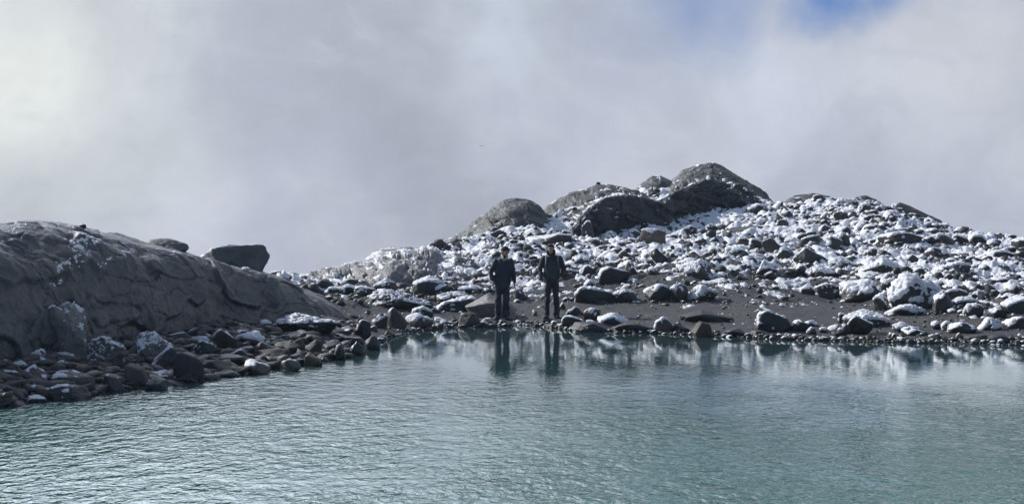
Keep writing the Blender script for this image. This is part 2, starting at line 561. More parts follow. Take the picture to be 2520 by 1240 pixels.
def snow_layer(V, Fc, N, thr, thick, seed, nscale=4.0, namp=.3, wind=SNOW_DIR, extra=None):
    m = N @ wind + namp * fbm(V, nscale, 3, .6, seed) - thr
    if extra is not None:
        m = m + extra
    s = sstep(-.05, .22, m)
    up = N * .45 + np.array([0, 0, .55])
    off = up * (thick * s)[:, None] - N * (thick * .5 * sstep(.03, -.12, m))[:, None]
    off += up * (thick * .6 * s * fbm(V, nscale * 3, 3, .5, seed + 3))[:, None]
    keep = (m[Fc] > -.12).any(1)
    if keep.sum() < 4:
        return None
    # the underside closes itself because faces beyond the rim dive into the rock
    return compact(V + off, Fc[keep])


def rock_shape(seed, sub, kind, peak=0.0, k=0.0):
    rs = np.random.RandomState(seed)
    U, Fc = ico(sub)
    if kind == 'b':
        n_, lo, hi_, p = 8, .60, .92, 34
    elif kind == 'f':
        n_, lo, hi_, p = 9, .66, .95, 26
    elif kind == 'w':
        n_, lo, hi_, p = 9, .58, .9, 30
    else:
        n_, lo, hi_, p = 12, .74, .98, 14
    nn = rs.normal(size=(n_, 3))
    nn /= np.linalg.norm(nn, axis=1, keepdims=True)
    off = rs.uniform(lo, hi_, n_)
    ax = np.array([[1, 0, 0], [-1, 0, 0], [0, 1, 0], [0, -1, 0], [0, 0, 1], [0, 0, -1]], float)
    ang = rs.uniform(0, .5)
    R = np.array([[math.cos(ang), -math.sin(ang), 0], [math.sin(ang), math.cos(ang), 0], [0, 0, 1]])
    tl = rs.uniform(-.25, .25)
    R2 = np.array([[math.cos(tl), 0, math.sin(tl)], [0, 1, 0], [-math.sin(tl), 0, math.cos(tl)]])
    ax = ax @ R.T @ R2.T
    nn = np.vstack([nn, ax])
    off = np.concatenate([off, np.full(6, .92 if kind != 'r' else 1.0)])
    q = np.clip(U @ (nn / off[:, None]).T, 0, None)
    r = (q ** p).sum(1) ** (-1 / p)
    V = U * r[:, None]
    V = V * (1 + 0.045 * fbm(V, 1.3, 3, .5, seed % 97) + .028 * fbm(V, 4.5, 3, .6, seed % 89))[:, None]
    if kind == 'b':
        V[:, 2] += .02 * np.round(V[:, 2] * 5 + fbm(V, 2, 2, .5, seed % 31))
    # peak: the top line falls away from the peak on both sides
    if k:
        V[:, 2] = np.where(V[:, 2] > -.3, -.3 + (V[:, 2] + .3) * np.clip(1 - k * np.abs(V[:, 0] - peak), .12, 2), V[:, 2])
    lo_, hi2 = V.min(0), V.max(0)
    V = (V - (lo_ + hi2) / 2) / ((hi2 - lo_) / 2)
    return V, Fc


def add_rock(name, label, cat, cx, cy, zground, w_, dpt, h_, mat, snow, kind, peak, k, seed, sub, group=None, buried=.3, sink=None):
    """w_, dpt, h_ = real width, depth and visible height above zground"""
    V, Fc = rock_shape(seed, sub, kind, peak, k)
    full = h_ * (1 + buried)
    if snow == 5:        # weathered, ledgy faces
        V = V * (1 + .10 * fbm(V, 2.2, 4, .6, seed % 41) + .05 * np.abs(fbm(V, 6, 3, .6, seed % 43)))[:, None]
        V = V / np.abs(V).max(0)
    V = V * np.array([w_ / 2, dpt / 2, full / 2])
    V[:, 2] += h_ - full / 2
    size = (w_ * dpt * h_) ** (1 / 3)
    o = mk_mesh(name, V, Fc, mat)
    o.location = (cx, cy, zground)
    tag(o, label, cat, group, 'thing')
    if snow:
        N = vnormals(V, Fc)
        thr = {1: .80, 2: .64, 3: .42, 4: .20, 5: .76}[snow]  # finely broken snow also paints the sun glints on buttress and ledge
        tk = {1: .016, 2: .032, 3: .050, 4: .065, 5: .016}[snow] * min(1.6, max(.5, size / .5))
        rs_ = snow_layer(V, Fc, N, thr, tk, seed % 53, (3.0 + .8 * snow) / max(size, .15) * (1.6 if snow == 5 else 1), .26 + .09 * snow)
        if rs_ is not None:
            tag(mk_mesh('snow_cap', rs_[0], rs_[1], MATS['snow'], o), kind='stuff')
    return o


CM = {'g': 'rock_green', 'y': 'rock_grey', 'n': 'rock_brown', 'd': 'rock_dark', 't': 'rock_tan', 'o': 'rock_orange', 's': 'rock_shore', 'p': 'bedrock_pale', 'q': 'rock_perched'}

ROCKS = """
# left bank, along the water
0 909 50 938 s 2 f 0 0 L|flat snow-topped slab at the left end of the bank, above the dark waterline blocks
12 888 68 916 s 3 f 0 0 L|thin slab under clean snow, lying against the foot of the rock dome
62 858 112 890 s 3 w .5 .5 R|low wedge of rock with a sunlit snowy back, below the pale buttress
60 876 128 900 s 3 f 0 .2 L|snow-covered slab just behind the pointed dark rock on the left bank
60 896 116 946 s 2 w -.1 .6 R|pointed dark rock with a bright arched snow edge on its left
3 948 57 996 d 1 w -.5 .3 R|dark waterline block in the leftmost corner of the bank
58 946 116 976 d 1 f 0 .2 R|low dark rock between the pointed rock and the water
56 972 118 992 s 1 f 0 0 L|flat wet slab at the water's edge, with one pale corner
116 886 194 916 s 1 w -.3 .4 L|pale-topped tilted slab between two dark rounded bank rocks
114 908 236 956 s 1 b -.2 .3 B|largest dark rounded boulder on the left bank, olive back
112 945 220 986 d 1 b -.3 .3 B|low dark boulder half in the water under the olive-backed one
244 920 306 966 d 1 b -.3 .3 R|dark humped rock left of the block with the tan face
302 896 366 952 t 0 b -.4 .1 R|squarish block with a tan sunlit left face, above the waterline
350 930 414 962 d 0 f 0 .2 R|low black rock right of the tan-faced block, touching the water
362 910 462 938 s 1 f -.2 .2 L|long thin slab with a pale streak, above the black waterline rocks
350 848 440 910 s 1 w .6 .7 L|leaning slab with a long bright slanting edge
424 864 508 940 d 0 b -.2 .3 B|big dark rounded boulder midway along the left bank
346 862 394 890 s 2 w .4 .5 R|small rock with a curled snow edge left of the leaning slab
104 864 186 886 s 4 f .4 .3 L|long low slab buried in smooth snow below the pale buttress
288 809 303 823 s 3 b 0 0 S|lone small snow-capped stone on top of the low shiny ledge
404 816 474 842 s 1 w .5 .4 R|broken grey rock on the bank right of the big rounded grey boulder
312 812 420 890 p 5 b -.4 .25 B|big rounded grey boulder at the dome's foot with one white-streaked end
186 822 318 902 p 5 b .2 .35 B|low shiny ledge of rock with glinting snow, foot of the dome
88 742 226 880 p 5 b .1 .35 B|pale wet buttress leaning on the front of the rock dome
465 826 520 844 s 4 f 0 0 S|smooth white snow loaf over a flat stone on the left bank
516 806 588 868 n 2 w -.1 .5 R|upright brown rock with a snowy left shoulder, tallest of the middle bank
476 836 534 880 s 5 b 0 .3 R|broken rock with patchy snow just below the upright brown rock
566 795 599 811 s 4 r 0 0 S|round cobble with a dome of snow, set against the dome's foot
576 812 664 858 n 3 b .2 .3 R|brown rock wearing lilac-white snow lumps on the middle bank
632 786 670 812 s 2 b -.1 .3 S|small humped stone with a snow arch, left of the long snow-crested boulder
668 771 838 830 g 5 w -.2 .25 B|long low boulder with a continuous snow crest at the dome's right foot
690 882 742 914 s 1 f -.3 .3 R|waterline rock with one white corner, left of the pale-topped block
626 840 680 878 s 0 w -.3 .4 R|slanted brown rock below the long snow-crested boulder
668 836 752 872 n 0 b 0 .3 R|dull brown rounded rock under the long snow-crested boulder
502 884 572 924 t 0 b -.3 .3 R|brown block with a pinkish tan top near the water
596 884 664 922 s 1 b -.4 .3 R|dark waterline rock with a bright white spot on its left end
562 857 612 888 s 1 f 0 .3 R|thin layered rock above the pinkish tan block
500 872 602 896 s 0 f 0 0 L|long flat slab roofing the waterline rocks behind the pinkish tan block
628 857 714 886 n 0 f 0 .1 L|flat layered brown slab midway between the dome and the water
746 867 794 902 t 0 b -.4 .4 R|pale-topped block standing at the water's edge
746 834 794 872 n 0 b .2 .4 R|tilted brown slab above the pale-topped waterline block
710 832 750 872 t 0 w .4 .4 S|narrow tilted pale stone left of the tilted brown slab
816 846 850 886 d 1 b 0 .2 R|round black rock in the shallows with a pale slanting edge
858 840 898 876 y 5 b -.1 .5 R|mottled black and white rock at the water's edge
898 826 936 862 d 0 b 0 .2 R|low black stone alone in the shallows
868 784 914 832 d 2 b 0 .1 R|dark bluish rock with a white cap at the corner of the bay
822 826 898 848 s 0 f 0 0 L|flat olive slab just above the shallows
788 836 858 868 d 0 f 0 .2 R|dark low rock under the flat olive slab
684 812 784 838 s 0 f .2 .2 L|thin pale slab in front of the long snow-crested boulder
780 811 862 830 g 0 f 0 .1 L|greenish slab at the tip of the rock dome
910 800 930 819 o 1 b 0 .2 S|small pinkish stone in front of the dark block at the bay corner
850 789 870 800 s 3 b 0 0 S|tiny white-topped stone at the very tip of the dome
# bay corner and saddle
915 769 955 808 g 2 b .1 .3 R|dark green block outlined by snow on its left edge
947 755 1006 810 n 1 w -.3 .6 B|tall brown pointed boulder with a snow tip, at the bay corner
998 769 1066 810 n 2 r -.2 .3 R|brown rounded rock right of the tall pointed one
1014 752 1066 784 g 4 b 0 .3 R|broken rock smothered in curly snow behind the brown rounded rock
1066 779 1120 802 g 1 w -.6 .5 R|low green rock with a snow line, sloping down to the right
1128 768 1182 806 n 0 r 0 0 B|bare round brown boulder sitting in the water's edge
898 709 1070 764 g 5 r -.3 .3 B|bushy snow-plastered boulder in the middle of the gravel saddle
1009 680 1108 725 g 2 r -.1 .3 B|big green boulder with a thin white rim above the snow-plastered one
918 685 980 718 g 2 r .1 .4 R|green peaked rock with a snow rim left of the big green boulder
869 702 929 725 n 2 r -.2 .3 R|low brown rock in front of the green peaked rock
804 704 851 723 g 4 r 0 .2 S|stone under thick snow near the dome's upper right end
840 699 878 722 g 2 r 0 .2 S|dark stone between two snowy ones on the saddle
789 691 842 708 g 2 f 0 .2 L|snow-rimmed slab below the pale ledges
664 665 702 681 y 2 r 0 .3 S|small snowy stone on the skyline behind the dome
700 668 736 684 y 3 r .3 .3 S|second snowy stone on the skyline, beside the gap in the ridge
726 675 776 695 n 2 f 0 .3 R|low dark rock at the lowest point of the skyline
1074 716 1160 745 n 2 f .2 .2 L|reddish slab carrying long pillows of snow
1104 700 1192 724 g 2 f .3 .3 L|dark slab edged in snow above the reddish slab
1064 728 1190 764 g 2 f .5 .4 L|stacked thin slab with snow along every edge, left of the striped mound
1147 686 1188 706 n 1 f 0 .2 R|small flat-topped dark rock left of the pale-collared walker
1121 691 1152 708 n 1 r 0 .3 S|little brown stone left of the small flat-topped dark rock
1144 722 1272 778 p 0 w -.1 .75 B|tent-shaped mound of pale striped rock behind the pale-collared walker
1252 709 1300 740 g 2 b 0 .1 R|green block with a flat snow top between the two walkers
1182 783 1214 798 s 1 r 0 .2 S|dark cobble by the pale-collared walker's boots
1310 762 1322 778 t 2 r 0 .1 S|white-edged upright cobble at the hooded walker's left boot
1376 742 1392 764 n 2 r 0 .2 S|small snowy stone right of the hooded walker's boots
1338 796 1392 806 s 0 f 0 0 L|thin wet slab in front of the hooded walker's boots
1170 792 1200 806 d 0 r 0 .3 S|black wet stone between the round brown boulder and the walkers
# beach and shoreline, right of the walkers
1393 753 1438 778 g 2 w -.1 .5 R|peaked dark rock edged in white, first right of the walkers
1382 775 1438 804 d 2 f -.2 .1 L|dark slab with a white line along its top, in front of the peaked rock
1436 756 1479 789 n 2 r -.3 .2 R|rounded brown rock with a white hood beside the peaked dark rock
1472 767 1548 802 g 3 w .1 .4 R|snow-striped layered rock on the beach right of the rounded brown rock
1404 792 1520 818 d 0 f 0 .2 R|dark wet ledge touching the water below the snow-striped rock
1500 793 1612 819 d 0 f -.3 .3 L|long black ledge tapering along the waterline
1440 786 1466 800 y 3 r 0 .1 S|white round cobble lying under the rounded brown rock
1610 779 1660 820 n 3 r -.1 .2 B|mushroom-shaped rock with a smooth white dome, on the waterline
1652 795 1698 817 n 0 w -.7 .5 R|dark brown wedge at the foot of the mushroom-shaped rock
1700 790 1752 830 n 0 b 0 .3 R|knobbly brown rock in the wet sand at the water
1670 762 1804 794 g 0 w -.2 .8 L|long low triangular rock lying alone on the dark sand
1786 808 1840 828 d 0 r 0 .3 R|small black rock pair in the wet sand
1844 813 1892 831 s 0 f 0 .2 L|flat pale waterline slab left of the shark-backed boulder
1859 760 1950 815 g 2 r -.4 .35 B|shark-backed green boulder with a white nose, standing at the waterline
1944 786 1994 816 g 1 w -.6 .4 R|low dark rock tucked behind the shark-backed boulder
1982 787 2014 803 g 3 r 0 .2 S|white-topped cobble right of the shark-backed boulder
1985 803 2010 822 s 2 r 0 .2 S|brown cobble just below the white-topped cobble
2016 804 2040 818 s 3 r 0 .1 S|neat snow-capped cobble between the cobbles and the white-headed boulder
2038 796 2090 830 d 1 b -.3 .1 R|black block at the waterline left of the white-headed boulder
2074 773 2152 822 y 2 w -.3 .4 B|white-headed boulder with a pale cracked left face, by the water
2078 761 2188 806 n 3 f -.1 .3 B|wide snowy boulder directly behind the white-headed one
2062 769 2082 796 y 3 r 0 .1 S|upright snowy stone leaning left of the white-headed boulder
2196 791 2246 813 y 4 w 0 .4 R|tent of snow over a low rock on the beach
2220 803 2290 826 d 1 f -.3 .1 R|black flat-topped rock with a pale end, right of the tent of snow
2286 820 2326 842 d 1 w -.1 .4 S|black pointed stone standing in the shallows
2292 789 2320 808 y 3 r 0 .3 S|small white rock pair's outer stone, left of the flat brown boulder
2317 789 2344 812 y 3 r -.1 .1 S|rounded white stone hugging the flat brown boulder
2332 791 2402 818 n 1 r -.1 .3 R|flat brown boulder on the beach between small white stones
2350 818 2376 838 t 1 w 0 .5 S|small greenish peaked stone at the right-hand waterline
2374 823 2430 842 s 0 f 0 .1 L|thin grey waterline slab next to the long black one
2425 823 2486 842 d 0 f 0 0 L|long black slab at the waterline, last before the picture's right edge
2410 779 2466 811 n 3 b -.3 .2 R|brown rock with a shaggy white left side, on the right-hand beach
2469 777 2530 808 n 2 r -.1 .3 R|brown rock with a snow collar at the right edge of the picture
2425 757 2478 785 g 1 w 0 .4 R|dark faceted rock with a white bar at its base
2372 745 2422 780 g 3 r 0 .1 R|dark rock under a neat white bun of snow
2340 728 2402 752 g 3 f .1 .3 R|snow-covered low rock behind the white bun
2464 725 2540 775 g 2 b -.2 .1 B|big olive boulder with a flat white lid at the right edge
# lower slope
1414 703 1514 749 y 2 w -.4 .25 B|big dark boulder with a thick white top, on the beach right of the hooded walker
1500 708 1580 748 y 2 w -.3 .5 R|dark sloping rock joined to the big white-topped beach boulder
1437 687 1471 706 y 4 b 0 0 S|box-shaped stone with smooth snow on all sides
1438 674 1466 690 n 1 w 0 .4 S|little red-brown stone above the snow box
1472 654 1554 696 y 2 r -.2 .3 B|big smooth grey boulder with a white rim, on the dirt patch
1534 641 1573 682 n 2 w -.3 .6 R|brown leaning wedge against the big smooth grey boulder
1584 697 1650 743 d 2 r .1 .2 B|black lumpy boulder, left one of a snow-draped pair
1648 696 1694 743 d 2 r 0 .1 B|black round boulder, right one of the snow-draped pair
1690 700 1768 740 n 4 w -.3 .4 B|rock swamped by snow with a hint of orange, right of the black pair
1672 637 1756 688 n 3 b .1 .3 B|two-peaked boulder with a heavy snow saddle and a cream left end
1405 625 1456 652 g 2 r 0 .3 R|green-grey rock with a snow visor, right of the hooded walker's shoulder
1514 613 1556 640 o 2 w 0 .5 R|orange-brown rock half wrapped in snow
1598 608 1646 644 y 2 w -.4 .5 R|grey pyramid rock poking from the snow
1648 617 1700 640 y 2 w -.6 .5 R|dark shell-shaped rock right of the grey pyramid
1574 561 1638 610 t 1 b -.6 .1 B|tall square block with a tan left face, alone on the upper snow
1632 576 1668 594 g 2 f 0 0 R|low shelf rock attached to the tall square block
1430 543 1462 598 y 2 r -.1 .2 B|upright rounded slab at the left foot of the summit rock
1298 575 1440 610 n 1 f .1 .2 B|long dark whaleback boulder behind the hooded walker's head
1546 560 1576 588 g 2 r 0 .2 R|dark rock just left of the tall square block
1482 568 1526 598 g 3 b 0 .3 R|dark broken rock dotted with snow below the summit face
1384 661 1428 680 y 3 f 0 .3 R|snowy low rock beside the hooded walker's elbow
1426 651 1464 683 n 3 b 0 .4 R|jumbled brown rock and snow left of the big smooth grey boulder
1206 564 1248 587 n 2 w .2 .5 R|small dark pyramid on the snow above the pale-collared walker
1170 578 1194 592 g 2 f 0 .2 S|flat dark stone left of the small dark pyramid
1082 596 1120 608 n 1 f 0 .1 R|flat dark rock on the crest, left of the far dome
1056 597 1074 610 g 1 r 0 .2 S|small dark skyline stone left of the flat crest rock
# middle and upper slope on the right
1826 550 1864 578 g 3 r 0 .2 R|rock with a tall white cap resting on the green bedrock slab
1778 556 1912 580 g 0 f .2 .1 L|broad bare green bedrock slab lying flush with the snow
1906 540 1940 564 g 1 b 0 0 R|dark square block with hardly any snow, on the upper slope
1811 583 1850 600 n 2 f 0 .2 S|low brown stone downhill of the green bedrock slab
1843 586 1878 607 g 3 r -.1 .2 R|snow-hooded dark rock touching the brown trapezoid one
1873 583 1923 615 n 1 w .1 .3 R|brown trapezoid rock on the middle slope
1928 582 1968 602 n 3 f 0 .1 R|flat dark rock under a white shelf, right of the brown trapezoid
1969 576 2030 606 n 2 w .2 .2 R|dark maroon rock with a straight snow top
2015 578 2076 608 g 2 w -.1 .5 R|snow-veined pyramid rock right of the maroon one
2048 569 2093 598 g 3 w .1 .4 R|dark wedge with a white lump on its left, above the snow-veined pyramid
1783 605 1841 640 g 2 r -.2 .1 B|rounded green boulder with a thin snow line, middle of the slope
1825 622 1888 644 n 2 f .2 .4 R|dark lens-shaped rock in front of the rounded green boulder
1862 639 1911 678 n 3 w -.2 .5 B|dark brown wedge boulder with snow pouring down its back
1953 606 2032 654 g 2 w -.2 .4 B|big dark green peaked boulder in the middle slope
1912 606 1960 636 g 2 w .2 .3 R|green rock with a snow shoulder left of the big peaked boulder
1982 651 2054 680 y 4 r 0 .3 R|bright snow heap over a low rock below the peaked green boulder
1963 697 2011 724 n 2 w .3 .4 R|dark wedge left of the pink-grey rock at the beach's upper edge
2004 694 2080 735 n 2 w -.2 .3 B|dark brown boulder with a pinkish snowy front
2070 687 2182 744 n 2 r .1 .2 B|large brown rounded boulder with a white brow, above the beach
2122 634 2214 680 g 2 r -.05 .35 B|big dark green rounded peak of rock, uppermost of the stacked trio
2108 667 2174 696 g 2 r 0 .2 R|green rock with an arched snow rim, left of the stacked trio's pair
2166 670 2222 718 g 2 r -.2 .2 B|green rock with an arched snow rim, right of the stacked trio's pair
2186 675 2308 760 g 4 w -.15 .45 B|biggest snow-draped wedge boulder with a yellowish left edge
2224 728 2258 748 y 3 f .3 .4 L|little snowy slab leaning on the biggest snow-draped boulder
2184 747 2272 775 y 3 f 0 .1 L|snow shelf with white drips at the foot of the biggest snow-draped boulder
2294 716 2348 768 d 1 r 0 .3 B|black shaded boulder right of the biggest snow-draped one
2306 708 2384 745 n 2 w .3 .3 B|brown-backed boulder with a sunlit tip, behind the black shaded one
2148 722 2188 762 g 3 b 0 .3 R|dark rock half hidden between the brown rounded and snow-draped boulders
2032 632 2094 660 g 4 r .1 .3 R|rock lost under white snow with one dark hole
2270 606 2336 642 n 2 b -.1 .05 B|flat-topped block with a thick even snow lid
2300 641 2386 678 y 3 w .3 .4 B|snow-covered whaleback above the snowy apron, right slope
2440 615 2500 648 g 2 w -.3 .3 B|dark rock with a slanting snow roof near the right edge
2492 583 2545 620 g 2 r 0 .1 B|dark skyline boulder with a white cap at the right edge
2502 636 2545 660 g 1 r .2 .2 R|greenish rock cut by the picture's right edge, mid slope
2442 682 2486 700 d 2 f 0 .2 R|low dark rock sunk in snow near the right edge
2164 569 2266 606 n 2 r .1 .35 B|large brown boulder with a snowy triangular niche in front
2176 588 2212 606 n 3 w -.3 .6 S|small snow-tipped triangle in front of the large brown boulder
2282 573 2354 608 n 2 r -.1 .3 B|dark brown boulder with white shoulders below the right skyline
2341 576 2384 603 n 2 w -.3 .4 R|curved brown rock with snow streaming off its right
2384 577 2430 603 g 3 r 0 .1 R|bluish green snow-streaked rock on the right skyline
2428 587 2464 608 n 2 r 0 .2 R|small brown skyline rock with an arched snow edge
2276 561 2313 581 n 2 b 0 .1 R|little square brown rock above the white-shouldered boulder
2122 610 2160 632 n 3 f 0 .1 R|dark flat rock sandwiched in snow left of the slope's middle gully
2050 514 2108 540 g 2 r 0 .1 R|oval rock ringed by snow near the crest
2106 498 2142 533 n 3 r 0 .1 R|round brown rock with a tall snow cap near the crest
2150 507 2178 533 g 3 r 0 .1 R|smaller snow-arched rock right of the round capped one
2174 516 2228 552 g 3 w -.1 .3 B|white-roofed wedge boulder just under the right skyline outcrop
2050 487 2106 512 g 4 b 0 .2 R|shaggy snow-crusted rock between the two skyline caps
2048 555 2098 580 g 2 w .3 .3 R|green rock with a snow ridge, below the oval ringed rock
2110 549 2146 568 n 2 w .1 .4 S|maroon stone with a snow edge, below the round capped rock
2008 551 2052 575 n 3 w -.1 .4 R|maroon rock under a thick snow hood left of the green ridge rock
1935 498 1961 512 n 2 r .1 .3 S|small brown stone just under the broad skyline cap
1980 500 2018 512 n 2 f 0 .2 S|flat brown stones' largest, on the crest snow
1968 564 1998 578 g 2 r 0 .2 S|small dark oval stone right of the square block
1677 554 1716 582 n 3 b .1 .3 R|snowy brown rock with a dark right face below the summit
1736 550 1767 566 g 2 f 0 .2 S|grey tilted stone in clean snow below the summit
1746 584 1771 597 n 1 r 0 .3 S|lone dark stone in the middle of open snow
1838 500 1890 525 g 3 b 0 .4 R|clump-like dark rock with snow at the summit's right foot
2420 640 2450 656 n 3 b 0 .3 S|snow-mottled stone left of the slanting snow roof
2370 608 2402 622 n 3 r 0 .3 S|small white-topped stone right of the flat-topped block
1730 632 1762 648 g 3 r 0 .3 S|stone half sunk in snow just right of the two-peaked boulder
1500 596 1530 612 n 3 f 0 .3 S|flat snow-laden stone under the broken rock of the summit face
# stones perched on bedrock (their depth is given)
362 586 468 626 q 0 r -.1 .15 B|smooth loaf-shaped boulder perched on the dome's skyline|34.0
484 599 668 688 q 1 b -.05 .06 B|large slab-sided boulder with snow streaks perched behind the dome|37.0
192 551 214 568 n 1 r 0 0 S|small round stone perched on the dome's highest shoulder|28.4
1466 448 1478 458 d 0 b 0 0 S|tiny square stone on the hill's left skyline hump|67.6
596 657 616 670 y 3 r 0 .2 S|small snow-topped stone in front of the perched slab-sided boulder|34.4
"""
NHERO = 210
NAMES = {'B': 'boulder', 'R': 'rock', 'S': 'stone', 'L': 'rock_slab'}
CATS = {'B': 'boulder', 'R': 'rock', 'S': 'stone', 'L': 'rock slab'}
HERO = []      # (cx, cy, radius, label, z)
for ln_i, ln in enumerate(ROCKS.strip().split('\n')):
    if ln.startswith('#'):
        continue
    bits = ln.split('|')
    f = bits[0].split()
    x0, y0, x1, y1 = map(float, f[:4])
    colr, snow, kind, peak, kk, nm = f[4], int(f[5]), f[6], float(f[7]), float(f[8]), f[9]
    label = bits[1]
    cxp = (x0 + x1) / 2
    if len(bits) > 2:
        dep = float(bits[2])
    else:
        dep = pix_ground(cxp, y1)
    a = (cxp - 1260) / F
    w_ = (x1 - x0) / F * dep
    dpt = w_ * {'f': .75, 'b': .8, 'w': .75, 'r': .8}[kind]
    dpt = max(min(dpt, 2.2), .12)
    yc = dep + dpt * .38
    w_ *= yc / dep
    zb_ = H - (y1 - 555) / F * dep
    zt_ = H - (y0 - 555) / F * yc
    snow_t = {0: 0, 1: .01, 2: .03, 3: .05, 4: .06, 5: .01}[snow] * min(1.6, max(.5, w_ / .6))
    h_ = max(zt_ - zb_ - snow_t, .06)
    sub = 6 if snow == 5 and w_ > .6 else 5 if w_ > .8 else (4 if w_ > .3 else 3)
    add_rock(NAMES[nm], label, CATS[nm], a * yc, yc, zb_, w_, dpt, h_, MATS[CM[colr]],
             snow, kind, peak, kk, 1000 + ln_i * 7, sub, None, .35 if len(bits) < 3 else .12)
    HERO.append((a * yc, yc, max(w_, dpt) / 2, label, zb_))


# ------------------------------------------------------------------ bedrock outcrops
FOOT = []


def outcrop(label, sil, basey, ridge, depth_f, back, mat, seed, e1=.85, e2=.8, amp=.10, cols=300, rows=150, snow=None, nm='bedrock_outcrop', snowfn=None, sides=1.0, jt=.9, ck=.35, lg=.4, gr=.035):
    """rounded bedrock: sil = skyline (px,row), ridge = depth of the ridge, front foot at basey rows or depth_f before the ridge"""
    sil = np.array(sil, float)
    xs = np.linspace(sil[0, 0], sil[-1, 0], cols)
    # smooth monotone-ish interpolation of the skyline
    yt = np.interp(xs, sil[:, 0], sil[:, 1])
    kw = max(3, cols // 40) | 1
    ker = np.hanning(kw + 2)[1:-1]
    ker /= ker.sum()
    pad = kw // 2
    yt = np.convolve(np.pad(yt, pad, mode='edge'), ker, 'valid')
    if np.isscalar(ridge):
        dr = np.full(cols, float(ridge))
    else:
        dr = np.interp(xs, [p[0] for p in ridge], [p[1] for p in ridge])
    a = (xs - 1260) / F
    if basey is not None:
        by = np.interp(xs, [p[0] for p in basey], [p[1] for p in basey])
        df = np.array([pix_ground(x, y) for x, y in zip(xs[::10], by[::10])])
        df = np.interp(xs, xs[::10], df)
        df = np.minimum(df, dr - .8)
    else:
        df = dr - depth_f
    ztop = H - (yt - 555) / F * dr
    gf = ground_z(a * df, df, False)
    gb = ground_z(a * (dr + back), dr + back, False)
    th = np.linspace(0, math.pi, rows)
    T, I = np.meshgrid(th, np.arange(cols), indexing='ij')
    front = T <= math.pi / 2
    c = np.abs(np.cos(T)) ** e1
    s = np.abs(np.sin(T)) ** e2
    DFv, DRv, ZT = df[I], dr[I], ztop[I]
    # ends taper: the foot closes in towards the ridge line
    u = np.minimum(I / (cols - 1), 1 - I / (cols - 1)) * 2
    tap = np.clip(u / .12, 0, 1) ** .5
    tap = tap * sides + (1 - sides)
    Yv = np.where(front, DRv - (DRv - DFv) * c * (.35 + .65 * tap), DRv + back * c * (.35 + .65 * tap))
    ZB = np.where(front, gf[I] - .55, np.minimum(gb[I], ZT - .5) - .6)
    Zv = ZB + (ZT - ZB) * s
    Xv = a[I] * Yv
    V = np.stack([Xv, Yv, Zv], -1).reshape(-1, 3)
    Fc = grid_faces(rows, cols)[:, ::-1]
    N = vnormals(V, Fc)
    if N[(rows // 2) * cols + cols // 2, 2] < 0:
        Fc = Fc[:, ::-1]
        N = -N
    big = fbm(V, .45, 3, .5, seed)
    mid = fbm(V * np.array([1, 1, 1.4]), 1.5, 4, .55, seed + 1)
    FOOT.append((xs[0], xs[-1], a, df, dr))
    joint = 1 - np.abs(fbm(V * np.array([.7, .7, 1.6]), .8, 3, .5, seed + 2))       # ridged: rounded joints
    fine = fbm(V, 7, 3, .55, seed + 3)
    dsp = amp * (.8 * big + .38 * mid - jt * np.clip(joint - .88, 0, 1) * 4 + .05 * fine + gr * fbm(V, 3.6, 4, .62, seed + 6))
    # joints cut into the rock and low ledges that step across it
    for q_, (cs, cw) in enumerate(((.55, .030), (.9, .022))):
        nn_ = fbm(V * np.array([1, .8, 1.5]), cs, 3, .45, seed + 20 + q_)
        dsp = dsp - amp * ck * np.exp(-(nn_ / cw) ** 2)
    st = V @ np.array([.55, -.25, 1.0]) * 1.1 + .9 * fbm(V, .5, 3, .5, seed + 30)
    sw = st - np.floor(st)
    dsp = dsp + amp * lg * (sstep(0, .10, sw) - sw)
    # keep the skyline where it is: displace less near the ridge line
    V = V + N * (dsp * (1 - .85 * np.exp(-((T.ravel() - math.pi / 2) / .25) ** 2)))[:, None]
    o = mk_mesh(nm, V, Fc, mat)
    tag(o, label, 'bedrock outcrop')
    if snow:
        thr, tk, namp, ns = snow
        N = vnormals(V, Fc)
        ex = snowfn(V) if snowfn else None
        r = snow_layer(V, Fc, N, thr, tk, seed + 9, ns, namp, extra=ex)
        if r is not None:
            tag(mk_mesh('snow_patches', r[0], r[1], MATS['snow'], o), kind='stuff')
    HERO.append((float(np.mean(a) * np.mean(dr)), float(np.mean(dr)), 1.0, label, 0))
    return o, V


def dome_snow_glints(V):
    """broken white streaks run down the shoulder of the dome"""
    px = 1260 + V[:, 0] / V[:, 1] * F
    py = 555 - (V[:, 2] - H) / V[:, 1] * F
    def seg(x0, y0, x1, y1, wd):
        dx, dy = x1 - x0, y1 - y0
        t = np.clip(((px - x0) * dx + (py - y0) * dy) / (dx * dx + dy * dy), 0, 1)
        return np.exp(-(((px - x0 - t * dx) ** 2 + (py - y0 - t * dy) ** 2) / wd ** 2))
    m = 1.0 * seg(225, 590, 140, 685, 32) + .8 * seg(330, 615, 250, 650, 14) + .55 * seg(30, 560, 0, 600, 22) + .45 * seg(200, 575, 130, 590, 20) + .5 * seg(420, 620, 560, 670, 12)  # snow bits and wet highlights, both painted as white streaks
    nz = fbm(V @ np.array([[1, 0, .8], [0, 1, 0], [-1.6, 0, 1.6]]), 9.0, 4, .7, 31)
    return np.clip(m, 0, 1.1) * (1.15 + 1.5 * nz) - .92


